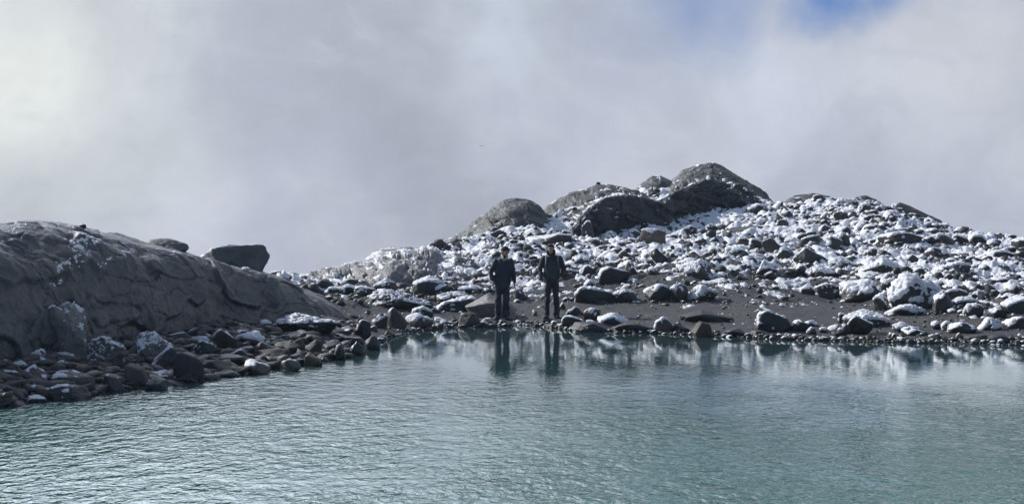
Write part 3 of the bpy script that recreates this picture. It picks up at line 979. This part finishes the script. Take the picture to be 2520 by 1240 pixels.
outcrop('huge smooth dark whaleback dome of bedrock filling the left bank',
        [(-880, 900), (-800, 800), (-650, 700), (-420, 622), (-250, 585), (-100, 560), (0, 552), (60, 547), (120, 547), (190, 560), (250, 577), (300, 591), (350, 607), (430, 621), (480, 633), (560, 653), (640, 676), (720, 707), (790, 737), (840, 768), (875, 800)],
        [(-880, 935), (-420, 930), (0, 887), (150, 866), (300, 835), (500, 808), (700, 792), (875, 784)],
        [(-880, 22.5), (-420, 25.5), (0, 28), (300, 30.5), (500, 33), (700, 36), (875, 38.6)], None, 5.0, MATS['bedrock_left'], 41,
        e1=.75, e2=.72, amp=.125, cols=900, rows=320, snow=(.98, .013, .42, 19.0), snowfn=dome_snow_glints, jt=.5, ck=.28, lg=.8, gr=.09)
outcrop('pale jointed bedrock ledges on the saddle skyline, left of the walkers',
        [(742, 692), (775, 680), (850, 656), (900, 645), (940, 624), (1000, 617), (1060, 621), (1090, 640)],
        [(742, 694), (850, 705), (940, 706), (1020, 694), (1090, 688)], [(742, 49), (900, 50.5), (1090, 52)], None, 2.5, MATS['bedrock_pale'], 52,
        amp=.22, cols=260, rows=120, gr=.12, snow=(1.14, .03, .5, 3.0))
outcrop('rounded reddish-grey bedrock knob with a snow patch on top, left of the walkers',
        [(1066, 640), (1085, 628), (1120, 622), (1160, 630), (1190, 655), (1200, 675)],
        [(1066, 685), (1130, 690), (1200, 680)], 52.5, None, 2.2, MATS['rock_grey'], 57, amp=.12, cols=160, rows=110, snow=(1.0, .04, .35, 2.0))
outcrop('far smooth green dome of bedrock on the skyline above the walkers',
        [(1085, 600), (1110, 586), (1140, 570), (1180, 540), (1210, 512), (1240, 495), (1270, 489), (1300, 493), (1325, 508), (1352, 535)],
        None, 64, 5.0, 3.5, MATS['bedrock_hill'], 61, amp=.16, lg=.2, ck=.45, cols=260, rows=140, snow=(1.35, .03, .4, 2.0))
outcrop('smooth grey bedrock hump on the skyline just right of the far dome',
        [(1330, 530), (1350, 506), (1400, 479), (1440, 468), (1470, 456), (1500, 455), (1540, 464), (1575, 478)],
        None, 68, 4.0, 3.0, MATS['bedrock_hill'], 67, amp=.16, cols=240, rows=120, snow=(1.22, .04, .4, 2.0))
outcrop('small dark bedrock knob on the skyline left of the summit',
        [(1556, 480), (1580, 452), (1605, 435), (1625, 433), (1650, 444), (1672, 466)],
        None, 70, 3.0, 2.5, MATS['rock_grey'], 71, amp=.10, cols=150, rows=90, snow=(1.2, .04, .4, 2.0))
outcrop('dark summit outcrop forming the highest point of the hill',
        [(1625, 470), (1655, 444), (1680, 423), (1715, 415), (1750, 406), (1775, 413), (1810, 432), (1850, 455), (1872, 474), (1896, 502)],
        None, 71, 5.0, 4.0, MATS['bedrock_hill'], 77, amp=.17, cols=260, rows=140, snow=(1.26, .04, .42, 3))
outcrop('broad dark bedrock face below the summit with snow strung along its ledges',
        [(1405, 575), (1420, 536), (1450, 508), (1490, 485), (1535, 478), (1580, 484), (1615, 494), (1650, 476), (1690, 458), (1745, 436), (1785, 450), (1830, 474), (1865, 492), (1890, 512)],
        [(1405, 580), (1450, 582), (1520, 572), (1600, 563), (1640, 556), (1690, 534), (1760, 514), (1885, 510)],
        [(1405, 59), (1500, 60.5), (1640, 61.5), (1750, 64), (1885, 66)], None, 4.5, MATS['bedrock_hill'], 83, e1=.8, e2=.7,
        amp=.27, gr=.11, lg=.7, cols=420, rows=200, snow=(1.12, .04, .46, 3))
outcrop('broad low skyline cap of bedrock right of the summit',
        [(1925, 500), (1955, 483), (2000, 478), (2040, 484), (2070, 500)], None, 66, 2.5, 2.0, MATS['bedrock_hill'], 87, amp=.08, cols=140, rows=80, snow=(1.25, .03, .4, 2.0))
outcrop('narrow dark skyline cap of bedrock, middle one right of the summit',
        [(2086, 504), (2108, 486), (2130, 483), (2155, 491), (2180, 508)], None, 65, 2.0, 2.0, MATS['rock_dark'], 91, amp=.07, cols=110, rows=70, snow=(1.35, .03, .4, 2.0))
outcrop('dark outcrop sloping down the right-hand skyline',
        [(2178, 522), (2196, 502), (2215, 498), (2240, 507), (2280, 527), (2312, 541), (2350, 570)], None, 63, 2.5, 2.0, MATS['rock_green'], 95, amp=.10, cols=180, rows=90, snow=(1.15, .03, .4, 2.0))


# ------------------------------------------------------------------ loose rubble
rs = np.random.RandomState(11)


def scatter(n, amin, amax, fn):
    o = []
    while len(o) < n:
        a = rs.uniform(amin, amax)
        p = [float(v) for v in prof(np.array([a]))]
        y = fn(p)
        o.append((a * y, y, p))
    return o


cand = []     # x, y, size, snowiness, tone
NS, NB, NL, NW = 10600, 3800, 2800, 1300
for x, y, p in scatter(NS, -.13, .46, lambda p: rs.uniform(p[1] - .6, p[3] + .5)):
    t2 = (y - p[1]) / (p[3] - p[1])
    cl = float(fbm([[x, y, 0]], .45, 2, .5, 5)[0])
    if cl < -.35 and rs.rand() < .6:
        continue
    s = .020 + .14 * rs.rand() ** 5.5 + (.03 * rs.rand() ** 2 if t2 > .4 else 0)
    if x / y < -.075 and t2 < .5:
        s *= .6
    cand.append((x, y, s * (1.25 if t2 > .15 else .8), 1.0 * (rs.rand() < (.64 if x / y > -.01 else .42)), 'slope'))
for x, y, p in scatter(NB, -.10, .46, lambda p: rs.uniform(p[0] + .8, p[1] + .4)):
    e = (y - p[0]) / (p[1] - p[0])
    if rs.rand() > .25 + .9 * max(0, e - .6):
        continue
    cand.append((x, y, .011 + .035 * rs.rand() ** 4, 1.0 * (rs.rand() < .45), 'beach'))
for x, y, p in scatter(NW, -.10, .46, lambda p: p[0] + abs(rs.normal(0, .35)) - .08):
    cand.append((x, y, .025 + .07 * rs.rand() ** 2.2, .5 * (rs.rand() < .5), 'wet'))
for x, y, p in scatter(NL, -.46, -.095, lambda p: p[0] - .1 + rs.rand() * (p[1] - p[0] + .5)):
    e = (y - p[0]) / (p[1] - p[0])
    cand.append((x, y, .05 + .14 * rs.rand() ** 1.8, .8 * (rs.rand() < .03 + .16 * max(e, 0)), 'left'))
HX = np.array([[h[0], h[1], h[2]] for h in HERO])
# prototypes shared by the loose stones
PROTO = []
for i in range(28):
    PROTO.append(rock_shape(300 + i, 1 if i >= 14 else 2, ['b', 'r', 'f', 'w'][i % 4], rs.uniform(-.3, .3), rs.uniform(0, .4)))
stones = []
for (x, y, s, sn, zone) in cand:
    dd_ = np.hypot(HX[:, 0] - x, HX[:, 1] - y)
    if (dd_ < HX[:, 2] * .55).any():
        continue
    px_ = 1260 + x / y * F
    if any(f0 < px_ < f1 and np.interp(x / y, fa, fd) - .1 < y < np.interp(x / y, fa, fr) + 1.5 for f0, f1, fa, fd, fr in FOOT):
        continue
    stones.append((x, y, s, sn, zone))
sx_ = np.array([q[0] for q in stones])
sy_ = np.array([q[1] for q in stones])
sz_ = ground_z(sx_, sy_)
TONE = {'slope': ['rock_green', 'rock_dark', 'rock_brown', 'rock_grey'], 'beach': ['rock_grey', 'rock_brown'],
        'wet': ['rock_shore', 'rock_dark', 'rock_brown'], 'left': ['rock_shore', 'rock_shore', 'rock_dark', 'rock_brown']}


def stone_geo(i, hires=False):
    x, y, s, sn, zone = stones[i]
    r = np.random.RandomState(i * 13 + 1)
    V, Fc = PROTO[(r.choice([0, 2, 3, 4, 6, 7, 8, 10, 11, 12]) if zone == 'left' else r.randint(14)) + (14 if s < .042 else 0)]
    if hires:
        V, Fc = rock_shape(5000 + i, 3, ['b', 'r', 'f', 'w'][r.randint(4)], r.uniform(-.3, .3), r.uniform(0, .4))
    an = r.uniform(0, 6.283)
    sc = np.array([r.uniform(.8, 1.35), r.uniform(.7, 1.1), r.uniform(.45, .85)]) * s
    if zone == 'left':
        sc = sc * np.array([1.15, 1.1, .62])
    V = V * sc
    V = V @ np.array([[math.cos(an), math.sin(an), 0], [-math.sin(an), math.cos(an), 0], [0, 0, 1]])
    tl = r.uniform(-.3, .3) * (1.8 if zone == 'left' else 1)
    V = V @ np.array([[math.cos(tl), 0, math.sin(tl)], [0, 1, 0], [-math.sin(tl), 0, math.cos(tl)]])
    V[:, 2] += sc[2] * (.25 if zone == 'slope' else .45)
    cap = None
    if sn > .2:
        N = vnormals(V, Fc)
        cap = snow_layer(V, Fc, N, .63 + .45 * r.rand() + (0 if zone != 'left' else .15),   .16 * s * (.4 + .7 * r.rand()), i % 50, 3 / s * .4, .25)
    tone = TONE[zone][r.randint(len(TONE[zone]))]
    return V, Fc, cap, tone, sc


# single out about a hundred loose stones: the nearest large one on each side of a landmark
LAND = [(h[0], h[1], h[2], h[3]) for h in HERO]
order = sorted(range(len(stones)), key=lambda i: -stones[i][2] / stones[i][1])
big = [i for i in order if stones[i][2] > .06 and -.31 < stones[i][0] / stones[i][1] < .31][:1500]
used, auto = set(), []
SIDES = [('just left of', -1, 0), ('just right of', 1, 0), ('uphill behind', 0, 1), ('downhill in front of', 0, -1)]
nland = 0
for li in rs.permutation(len(LAND)):
    lx, ly, lr, ll = LAND[li]
    if len(ll.split()) > 13 or 'outcrop' in ll and len(ll.split()) > 11:
        continue
    sd_ = list(SIDES)
    rs.shuffle(sd_)
    for (word, dx, dy) in sd_[:2]:
        best = None
        for i in big:
            if i in used:
                continue
            x, y, s = stones[i][:3]
            ux, uy = x - lx, y - ly
            dist = math.hypot(ux, uy)
            if dist > lr + .9 or dist < lr * .8:
                continue
            al, ac = ux * dx + uy * dy, abs(ux * dy) + abs(uy * dx)
            if al <= 0 or ac > al * .8:
                continue
            if best is None or dist < best[0]:
                best = (dist, i)
        if best and len(auto) + NHERO < 296:
            used.add(best[1])
            auto.append((best[1], word, ll))
            break
STOPS = set('a an the of with on in at by to under over from against between behind below above left right its one and beside near into half wet snowy pale dark lower next small white thick thin flat bright tan snow large heavy just rounded big black brown green'.split())
CN = {'rock_green': 'green-grey', 'rock_dark': 'dark', 'rock_brown': 'brown', 'rock_grey': 'grey', 'rock_shore': 'wet brown'}
for i, word, ll in auto:
    V, Fc, cap, tone, sc = stone_geo(i, True)
    o = mk_mesh('stone', V, Fc, MATS[tone])
    o.location = (stones[i][0], stones[i][1], sz_[i])
    short = ll.split(',')[0]
    toks = short.split()
    pre = '%s %s stone' % (CN[tone], 'snow-capped' if cap is not None else 'bare')
    tk_ = toks[:15 - len(pre.split()) - len(word.split())]
    while tk_[-1] in STOPS:
        tk_ = tk_[:-1]
    lab = '%s %s the %s' % (pre, word, ' '.join(tk_))
    tag(o, ' '.join(lab.split()[:16]), 'stone', 'loose stones lying beside larger boulders', 'thing')
    if cap is not None:
        tag(mk_mesh('snow_cap', cap[0], cap[1], MATS['snow'], o), kind='stuff')
# everything else is rubble nobody could count
keys = ['rock_green', 'rock_dark', 'rock_brown', 'rock_grey', 'rock_shore', 'snow']
VV, FF, MI, base_i = [], [], [], 0
for i in range(len(stones)):
    if i in used:
        continue
    V, Fc, cap, tone, sc = stone_geo(i)
    off = np.array([stones[i][0], stones[i][1], sz_[i]])
    for (v, f, kx) in ((V, Fc, tone), (cap[0], cap[1], 'snow')) if cap is not None else ((V, Fc, tone),):
        VV.append(v + off)
        FF.append(f + base_i)
        MI.append(np.full(len(f), keys.index(kx)))
        base_i += len(v)
tag(mk_mesh('rubble', np.vstack(VV), np.vstack(FF), [MATS[k_] for k_ in keys], mat_idx=np.concatenate(MI)),
    'countless small snow-dusted stones strewn over the slope and banks', 'rubble', kind='stuff')


# ------------------------------------------------------------------ people
def tube(path, n=18, cap=True, ref=(0, 1, 0)):
    """path: list of (x,y,z,rx,ry); closed tapered tube with rounded ends"""
    P = [np.array(p[:3], float) for p in path]
    R = [(p[3], p[4] if len(p) > 4 else p[3]) for p in path]
    # Catmull-Rom refinement
    PP, RR = [], []
    for i in range(len(P) - 1):
        p0, p1, p2, p3 = P[max(i - 1, 0)], P[i], P[i + 1], P[min(i + 2, len(P) - 1)]
        for t in np.linspace(0, 1, 5)[:-1]:
            PP.append(.5 * ((2 * p1) + (-p0 + p2) * t + (2 * p0 - 5 * p1 + 4 * p2 - p3) * t * t + (-p0 + 3 * p1 - 3 * p2 + p3) * t ** 3))
            tt = t * t * (3 - 2 * t)
            RR.append((R[i][0] * (1 - tt) + R[i + 1][0] * tt, R[i][1] * (1 - tt) + R[i + 1][1] * tt))
    PP.append(P[-1])
    RR.append(R[-1])
    if cap:
        t0 = (PP[0] - PP[1]) / max(np.linalg.norm(PP[0] - PP[1]), 1e-9)
        t1 = (PP[-1] - PP[-2]) / max(np.linalg.norm(PP[-1] - PP[-2]), 1e-9)
        r0, r1 = min(RR[0]), min(RR[-1])
        pre = [(PP[0] + t0 * r0 * k, (RR[0][0] * q, RR[0][1] * q)) for k, q in ((.85, .12), (.75, .55), (.45, .85))]
        post = [(PP[-1] + t1 * r1 * k, (RR[-1][0] * q, RR[-1][1] * q)) for k, q in ((.45, .85), (.75, .55), (.85, .12))]
        PP = [q[0] for q in pre] + PP + [q[0] for q in post]
        RR = [q[1] for q in pre] + RR + [q[1] for q in post]
    PP = np.array(PP)
    V = []
    rf = np.array(ref, float)
    for i in range(len(PP)):
        t = PP[min(i + 1, len(PP) - 1)] - PP[max(i - 1, 0)]
        t = t / max(np.linalg.norm(t), 1e-9)
        u = np.cross(rf, t)
        u /= max(np.linalg.norm(u), 1e-9)
        v = np.cross(t, u)
        for k in range(n):
            an = 2 * math.pi * k / n
            V.append(PP[i] + u * RR[i][0] * math.cos(an) + v * RR[i][1] * math.sin(an))
    V = np.array(V)
    m = len(PP)
    Fq = [[i * n + k, i * n + (k + 1) % n, (i + 1) * n + (k + 1) % n, (i + 1) * n + k] for i in range(m - 1) for k in range(n)]
    caps = [list(range(n))[::-1], [(m - 1) * n + k for k in range(n)]]
    return V, Fq + caps


def ell(c, r, rot=None):
    U, Fc = ico(3)
    V = U * np.array(r)
    if rot is not None:
        an = rot
        V = V @ np.array([[math.cos(an), math.sin(an), 0], [-math.sin(an), math.cos(an), 0], [0, 0, 1]])
    return V + np.array(c), Fc.tolist()


def fuse(name, pieces, mat, parent, voxel, smooth=4, wrinkle=0.0, seed=1, xf=None):
    Vs, Fs, b = [], [], 0
    for V, Fq in pieces:
        Vs.append(V)
        Fs += [[q + b for q in f] for f in Fq]
        b += len(V)
    me = bpy.data.meshes.new(name)
    me.from_pydata(np.vstack(Vs).tolist(), [], Fs)
    tmp = bpy.data.objects.new(name + '_tmp', me)
    COL.objects.link(tmp)
    md = tmp.modifiers.new('r', 'REMESH')
    md.mode = 'VOXEL'
    md.voxel_size = voxel
    sm = tmp.modifiers.new('s', 'SMOOTH')
    sm.iterations = smooth
    sm.factor = .5
    dg = bpy.context.evaluated_depsgraph_get()
    dg.update()
    m2 = bpy.data.meshes.new_from_object(tmp.evaluated_get(dg))
    bpy.data.objects.remove(tmp)
    bpy.data.meshes.remove(me)
    m2.name = name
    m2.materials.clear()
    m2.materials.append(mat)
    n = len(m2.vertices)
    co = np.empty(n * 3, np.float32)
    m2.vertices.foreach_get('co', co)
    co = co.reshape(-1, 3).astype(float)
    if wrinkle:
        no = np.empty(n * 3, np.float32)
        m2.vertices.foreach_get('normal', no)
        no = no.reshape(-1, 3)
        wv = (fbm(co @ np.array([[1, .2, .5], [0, 1, 0], [.3, 0, 1.2]]), 7, 4, .6, seed) * .8 - .9 * np.abs(fbm(co * np.array([1, 1, 1.3]), 5, 3, .5, seed + 1))) * wrinkle * 1.6
        co = co + no * wv[:, None]
    m2.vertices.foreach_set('co', co.astype(np.float32).ravel())
    m2.polygons.foreach_set('use_smooth', np.ones(len(m2.polygons), bool))
    m2.update()
    o = bpy.data.objects.new(name, m2)
    COL.objects.link(o)
    o.parent = parent
    return o


def hand(wx, wy, wz, dirv, side, curl=.35, sc=1.0):
    """palm and five fingers; dirv = direction the fingers hang, side = +1 thumb towards +x"""
    d = np.array(dirv, float)
    d /= np.linalg.norm(d)
    fwd = np.array([0, -1.0, 0])            # palm width runs front to back
    fwd -= d * fwd.dot(d)
    fwd /= np.linalg.norm(fwd)
    nrm = np.cross(d, fwd) * side           # curl direction, towards the thigh
    w0 = np.array([wx, wy, wz])
    pcs = []
    L = .085 * sc
    pcs.append(tube([tuple(w0) + (.024 * sc, .019 * sc), tuple(w0 + d * L * .5) + (.026 * sc, .036 * sc), tuple(w0 + d * L) + (.016 * sc, .040 * sc)], 14,
                    ref=tuple(fwd)))
    for k, (o, ln) in enumerate(((.030, .070), (.010, .079), (-.010, .074), (-.029, .058))):
        b = w0 + d * L * .95 + fwd * o * sc
        l = ln * sc
        c = curl * (1 + .15 * k)
        p1 = b + (d * math.cos(c * .5) + nrm * math.sin(c * .5)) * l * .45
        p2 = p1 + (d * math.cos(c * 1.4) + nrm * math.sin(c * 1.4)) * l * .32
        p3 = p2 + (d * math.cos(c * 2.2) + nrm * math.sin(c * 2.2)) * l * .26
        pcs.append(tube([tuple(b) + (.0088 * sc,), tuple(p1) + (.0082 * sc,), tuple(p2) + (.0075 * sc,), tuple(p3) + (.0062 * sc,)], 10, ref=tuple(fwd + .01)))
    tb = w0 + d * L * .35 + fwd * .026 * sc
    t1 = tb + (d * .7 + fwd * .75) * .032 * sc
    t2 = t1 + (d * .95 + fwd * .35 + nrm * .2) * .028 * sc
    pcs.append(tube([tuple(tb) + (.011 * sc,), tuple(t1) + (.0095 * sc,), tuple(t2) + (.008 * sc,)], 10, ref=(0, .1, 1)))
    return pcs


def head(cx, cy, cz, yaw, s=1.0):
    """skull, jaw, nose, brow, lips, ears; faces -y, turned by yaw"""
    P = []
    def q(x, y, z):
        ca, sa = math.cos(yaw), math.sin(yaw)
        return (cx + (x * ca - y * sa) * s, cy + (x * sa + y * ca) * s, cz + z * s)
    P.append(ell(q(0, .012, .03), (.077 * s, .095 * s, .095 * s), yaw))
    P.append(ell(q(0, -.022, -.035), (.062 * s, .070 * s, .080 * s), yaw))
    P.append(ell(q(0, -.055, -.085), (.032 * s, .030 * s, .026 * s), yaw))
    P.append(ell(q(0, -.098, -.012), (.013 * s, .020 * s, .026 * s), yaw))
    P.append(ell(q(0, -.103, -.030), (.016 * s, .014 * s, .010 * s), yaw))
    P.append(ell(q(0, -.082, .030), (.050 * s, .016 * s, .012 * s), yaw))
    P.append(ell(q(0, -.088, -.056), (.024 * s, .010 * s, .006 * s), yaw))
    P.append(ell(q(0, -.086, -.068), (.021 * s, .010 * s, .007 * s), yaw))
    for sd in (-1, 1):
        P.append(ell(q(sd * .080, .010, -.010), (.010 * s, .020 * s, .032 * s), yaw))
        P.append(ell(q(sd * .042, -.062, -.028), (.024 * s, .022 * s, .022 * s), yaw))
    return P, q


def person_root(px, py, label):
    dep = pix_ground(px, py)
    x = (px - 1260) / F * dep
    e = bpy.data.objects.new('person', None)
    COL.objects.link(e)
    z = float(ground_z(np.array([x]), np.array([dep]))[0])
    e.location = (x, dep, z - .01)
    tag(e, label, 'person')
    e['pieces'] = 'body and clothing'
    del e['pieces']
    return e


def boots(e, feet, mat):
    for (fx, fy, yaw) in feet:
        c, s_ = math.sin(yaw), -math.cos(yaw)
        P = [tube([(fx, fy, .20, .056, .062), (fx, fy, .12, .055, .062), (fx, fy + .005, .055, .046, .056)], 16),
             tube([(fx - c * .055, fy - s_ * .055, .045, .044, .045), (fx + c * .05, fy + s_ * .05, .058, .053, .056), (fx + c * .135, fy + s_ * .135, .044, .056, .044), (fx + c * .180, fy + s_ * .180, .038, .046, .034)], 16, ref=(0, 0, 1))]
        b = fuse('boot', P, mat, e, .009, 3)
        V, Fq = tube([(fx - c * .085, fy - s_ * .085, .014, .044, .014), (fx, fy, .014, .046, .014), (fx + c * .12, fy + s_ * .12, .014, .055, .014), (fx + c * .195, fy + s_ * .195, .016, .040, .012)], 14, ref=(0, 0, 1))
        fuse('sole', [(V, Fq)], MATS['jacket_black'], b, .007, 1)


# --- walker on the left: navy jacket, pale green collar, head turned to our right
e1 = person_root(1236, 786, 'person in navy jacket with pale green collar, standing left at the waterline looking sideways')
hx, hz = .075, 1.665
hp, q = head(hx, -.03, hz, .55)
body = hp + [tube([(hx - .01, 0, 1.58, .052), (.045, .01, 1.47, .058)], 16),
             tube([(.03, .01, 1.47, .13, .08), (.03, .01, 1.38, .17, .10), (.025, .01, 1.15, .14, .095), (.01, .01, .95, .16, .10), (.005, .01, .86, .155, .10)], 24)]
for sx, kx in ((-.06, -.105), (.07, .095)):
    body.append(tube([(sx + .0, .01, .88, .085, .09), (kx, -.01, .50, .055, .06), (kx - .01 * (1 if kx > 0 else -1), .02, .10, .038, .042)], 16))
body += [tube([(-.15, .01, 1.43, .055), (-.26, .04, 1.17, .042), (-.235, -.02, .97, .026)], 14), tube([(.21, .01, 1.43, .055), (.275, .03, 1.14, .042), (.295, -.03, .90, .026)], 14)]
body += hand(-.235, -.025, .965, (.04, -.06, -1), 1, .45) + hand(.297, -.035, .895, (.03, -.05, -1), -1, .4)
fuse('body', body, MATS['skin'], e1, .0042, 2)
jk = [tube([(.055, .005, 1.565, .078, .078), (.045, .010, 1.51, .092, .085), (.034, .01, 1.455, .165, .105), (.03, .01, 1.36, .218, .135), (.022, .015, 1.20, .205, .150), (.012, .015, 1.02, .200, .150), (.005, .015, .88, .205, .150), (.005, .015, .845, .20, .145)], 30),
      tube([(-.15, .01, 1.425, .078), (-.235, .035, 1.27, .072), (-.275, .045, 1.16, .066), (-.250, .0, 1.04, .056), (-.238, -.02, .975, .048)], 18),
      tube([(.205, .01, 1.425, .078), (.250, .03, 1.28, .072), (.282, .035, 1.14, .064), (.290, -.0, 1.02, .056), (.297, -.03, .92, .046)], 18),
      tube([(.02, .09, 1.50, .10, .05), (.02, .13, 1.43, .13, .06), (.02, .13, 1.36, .08, .04)], 18)]
fuse('jacket', jk, MATS['jacket_navy'], e1, .010, 3, .007, 3)
tr = [tube([(.005, .012, .90, .168, .118), (.004, .012, .80, .165, .115)], 24),
      tube([(-.070, .012, .82, .098, .105), (-.10, -.012, .50, .078, .085), (-.115, .012, .20, .082, .085), (-.118, .005, .085, .078, .082)], 20),
      tube([(.078, .012, .82, .098, .105), (.098, -.012, .50, .080, .086), (.100, .012, .20, .086, .088), (.100, .005, .085, .080, .084)], 20)]
fuse('trousers', tr, MATS['trousers_blue'], e1, .010, 3, .010, 5)
fuse('collar', [tube([(hx - .055, -.055, 1.545, .026, .020), (.02, -.105, 1.50, .026, .018), (.05, -.125, 1.45, .018, .012)], 12), tube([(hx + .035, -.075, 1.53, .022, .018), (.075, -.115, 1.475, .018, .012)], 12),
                tube([(hx - .075, .03, 1.60, .034, .03), (hx - .075, -.02, 1.565, .032, .028), (hx - .055, -.055, 1.545, .026, .022)], 12)], MATS['collar_green'], e1, .007, 2)
fuse('beanie', [ell(q(0, .012, .058), (.090, .108, .082), .55), ell(q(0, .055, -.005), (.080, .075, .095), .55)], MATS['beanie'], e1, .006, 2)
for sd in (-1, 1):
    fuse('eye', [ell(q(sd * .031, -.078, .008), (.014, .010, .009), .55)], MATS['hair'], e1, .003, 1)
boots(e1, [(-.118, 0, -.25), (.100, 0, .2)], MATS['boot'])

# --- walker on the right: hooded, rucksack straps, hands pushed into the pockets
e2 = person_root(1358, 783, 'person with dark hood and rucksack straps, facing the water with hands in pockets, standing right')
hx, hz = -.03, 1.705
hp, q = head(hx, -.035, hz, -.15)
body = hp + [tube([(hx + .005, 0, 1.62, .054), (-.005, .01, 1.52, .060)], 16),
             tube([(0, .01, 1.51, .14, .08), (0, .01, 1.42, .18, .105), (0, .01, 1.20, .15, .10), (0, .01, 1.0, .16, .10), (0, .01, .92, .155, .10)], 24)]
for sg in (-1, 1):
    body.append(tube([(sg * .075, .01, .94, .088, .09), (sg * .105, -.01, .52, .056, .06), (sg * .120, .02, .10, .040, .044)], 16))
    body.append(tube([(sg * .19, .01, 1.48, .056), (sg * .285, .045, 1.25, .043), (sg * .235, -.06, 1.045, .027)], 14))
    body += hand(sg * .228, -.07, 1.045, (-sg * .55, -.22, -.75), sg, .5)
fuse('body', body, MATS['skin'], e2, .0042, 2)
jk = [tube([(-.010, .005, 1.62, .085, .08), (-.005, .01, 1.56, .100, .085), (0, .01, 1.50, .175, .105), (0, .01, 1.41, .240, .135), (0, .0, 1.25, .215, .160), (0, -.01, 1.08, .205, .165), (0, 0, .97, .195, .150), (0, 0, .945, .185, .14)], 30)]
fuse('jacket', jk, MATS['jacket_teal'], e2, .010, 3, .007, 8)
for sg in (-1, 1):
    V = tube([(sg * .185, .01, 1.475, .086), (sg * .240, .035, 1.36, .080), (sg * .290, .045, 1.24, .072), (sg * .272, -.01, 1.13, .062), (sg * .235, -.06, 1.06, .050)], 18)
    fuse('sleeve', [V], MATS['jacket_black'], e2, .009, 2, .007, 4 + sg)
fuse('hood', [ell((hx, .030, hz + .035), (.100, .105, .110), -.15), ell((hx, .045, hz - .06), (.105, .095, .10), -.15),
              tube([(hx - .085, -.045, hz - .02, .022, .03), (hx - .075, -.075, hz - .10, .026, .03), (hx, -.095, hz - .145, .035, .03), (hx + .085, -.075, hz - .11, .036, .035), (hx + .090, -.045, hz - .02, .026, .03)], 14, ref=(0, .3, .1)),
              tube([(hx + .05, -.06, hz - .12, .05, .045), (.035, -.04, 1.50, .075, .06)], 14)], MATS['jacket_black'], e2, .007, 3)
fuse('beanie', [ell((hx, -.018, hz + .075), (.088, .100, .062), -.15)], MATS['beanie'], e2, .007, 2)
for sd in (-1, 1):
    fuse('eye', [ell(q(sd * .031, -.078, .008), (.014, .010, .009), -.15)], MATS['hair'], e2, .003, 1)
rk = fuse('rucksack', [tube([(0, .20, 1.53, .15, .06), (0, .235, 1.46, .185, .10), (0, .245, 1.22, .19, .115), (0, .235, 1.05, .18, .10), (0, .22, 1.01, .15, .07)], 26)], MATS['jacket_teal'], e2, .011, 2, .005, 6)
for sg in (-1, 1):
    fuse('shoulder_strap', [tube([(sg * .135, .13, 1.545, .026, .012), (sg * .140, .02, 1.555, .026, .012), (sg * .142, -.085, 1.50, .026, .012), (sg * .150, -.142, 1.40, .022, .010), (sg * .165, -.158, 1.28, .017, .009), (sg * .190, -.12, 1.18, .014, .009)], 12, ref=(sg * .2, .1, 1))], MATS['strap'], rk, .006, 1)
tr = [tube([(0, .0, 1.0, .170, .120), (0, 0, .88, .170, .118)], 24)]
for sg in (-1, 1):
    tr.append(tube([(sg * .080, .0, .90, .094, .105), (sg * .108, -.015, .52, .074, .082), (sg * .120, .01, .22, .074, .080), (sg * .122, .0, .085, .072, .08)], 20))
fuse('trousers', tr, MATS['trousers_black'], e2, .010, 3, .009, 9)
boots(e2, [(-.122, 0, -.35), (.122, 0, .25)], MATS['boot'])

# --- bird far out in the cloud
eb = bpy.data.objects.new('bird', None)
COL.objects.link(eb)
db_ = 160.0
eb.location = ((1185 - 1260) / F * db_, db_, H + (555 - 360) / F * db_)
tag(eb, 'tiny dark bird gliding alone high in front of the clouds', 'bird')
fuse('body', [tube([(0, .10, 0, .012), (0, .02, 0, .035), (0, -.08, .005, .034), (0, -.13, .015, .026), (0, -.165, .012, .006)], 12, ref=(0, 0, 1)),
              tube([(0, .08, 0, .02, .008), (0, .19, 0, .04, .005)], 10, ref=(0, 0, 1))], MATS['feather'], eb, .006, 2)
for sg in (-1, 1):
    fuse('wing', [tube([(sg * .01, -.04, .01, .055, .012), (sg * .12, -.06, .05, .05, .010), (sg * .22, -.02, .045, .035, .008), (sg * .30, .05, .02, .010, .004)], 12, ref=(0, 0, 1))], MATS['feather'], eb, .006, 1)

# --- thin bright air between the camera and the hill, lit from the sun's side
hz_ = mk_mesh('haze', np.array([[x, y, z] for x in (-70, 70) for y in (-32, 95) for z in (-12, 8)], float),
              np.array([[0, 1, 3, 2], [4, 6, 7, 5], [0, 4, 5, 1], [2, 3, 7, 6], [0, 2, 6, 4], [1, 5, 7, 3]]), [], smooth=False)
hm = bpy.data.materials.new('haze')
hm.use_nodes = True
hm.node_tree.nodes.clear()
ho = hm.node_tree.nodes.new('ShaderNodeOutputMaterial')
hv = hm.node_tree.nodes.new('ShaderNodeVolumePrincipled')
hv.inputs['Color'].default_value = (.62, .80, 1.0, 1)
hv.inputs['Density'].default_value = 0.0004
hv.inputs['Anisotropy'].default_value = 0.45
hm.node_tree.links.new(hv.outputs[0], ho.inputs['Volume'])
hz_.data.materials.append(hm)
tag(hz_, kind='stuff')
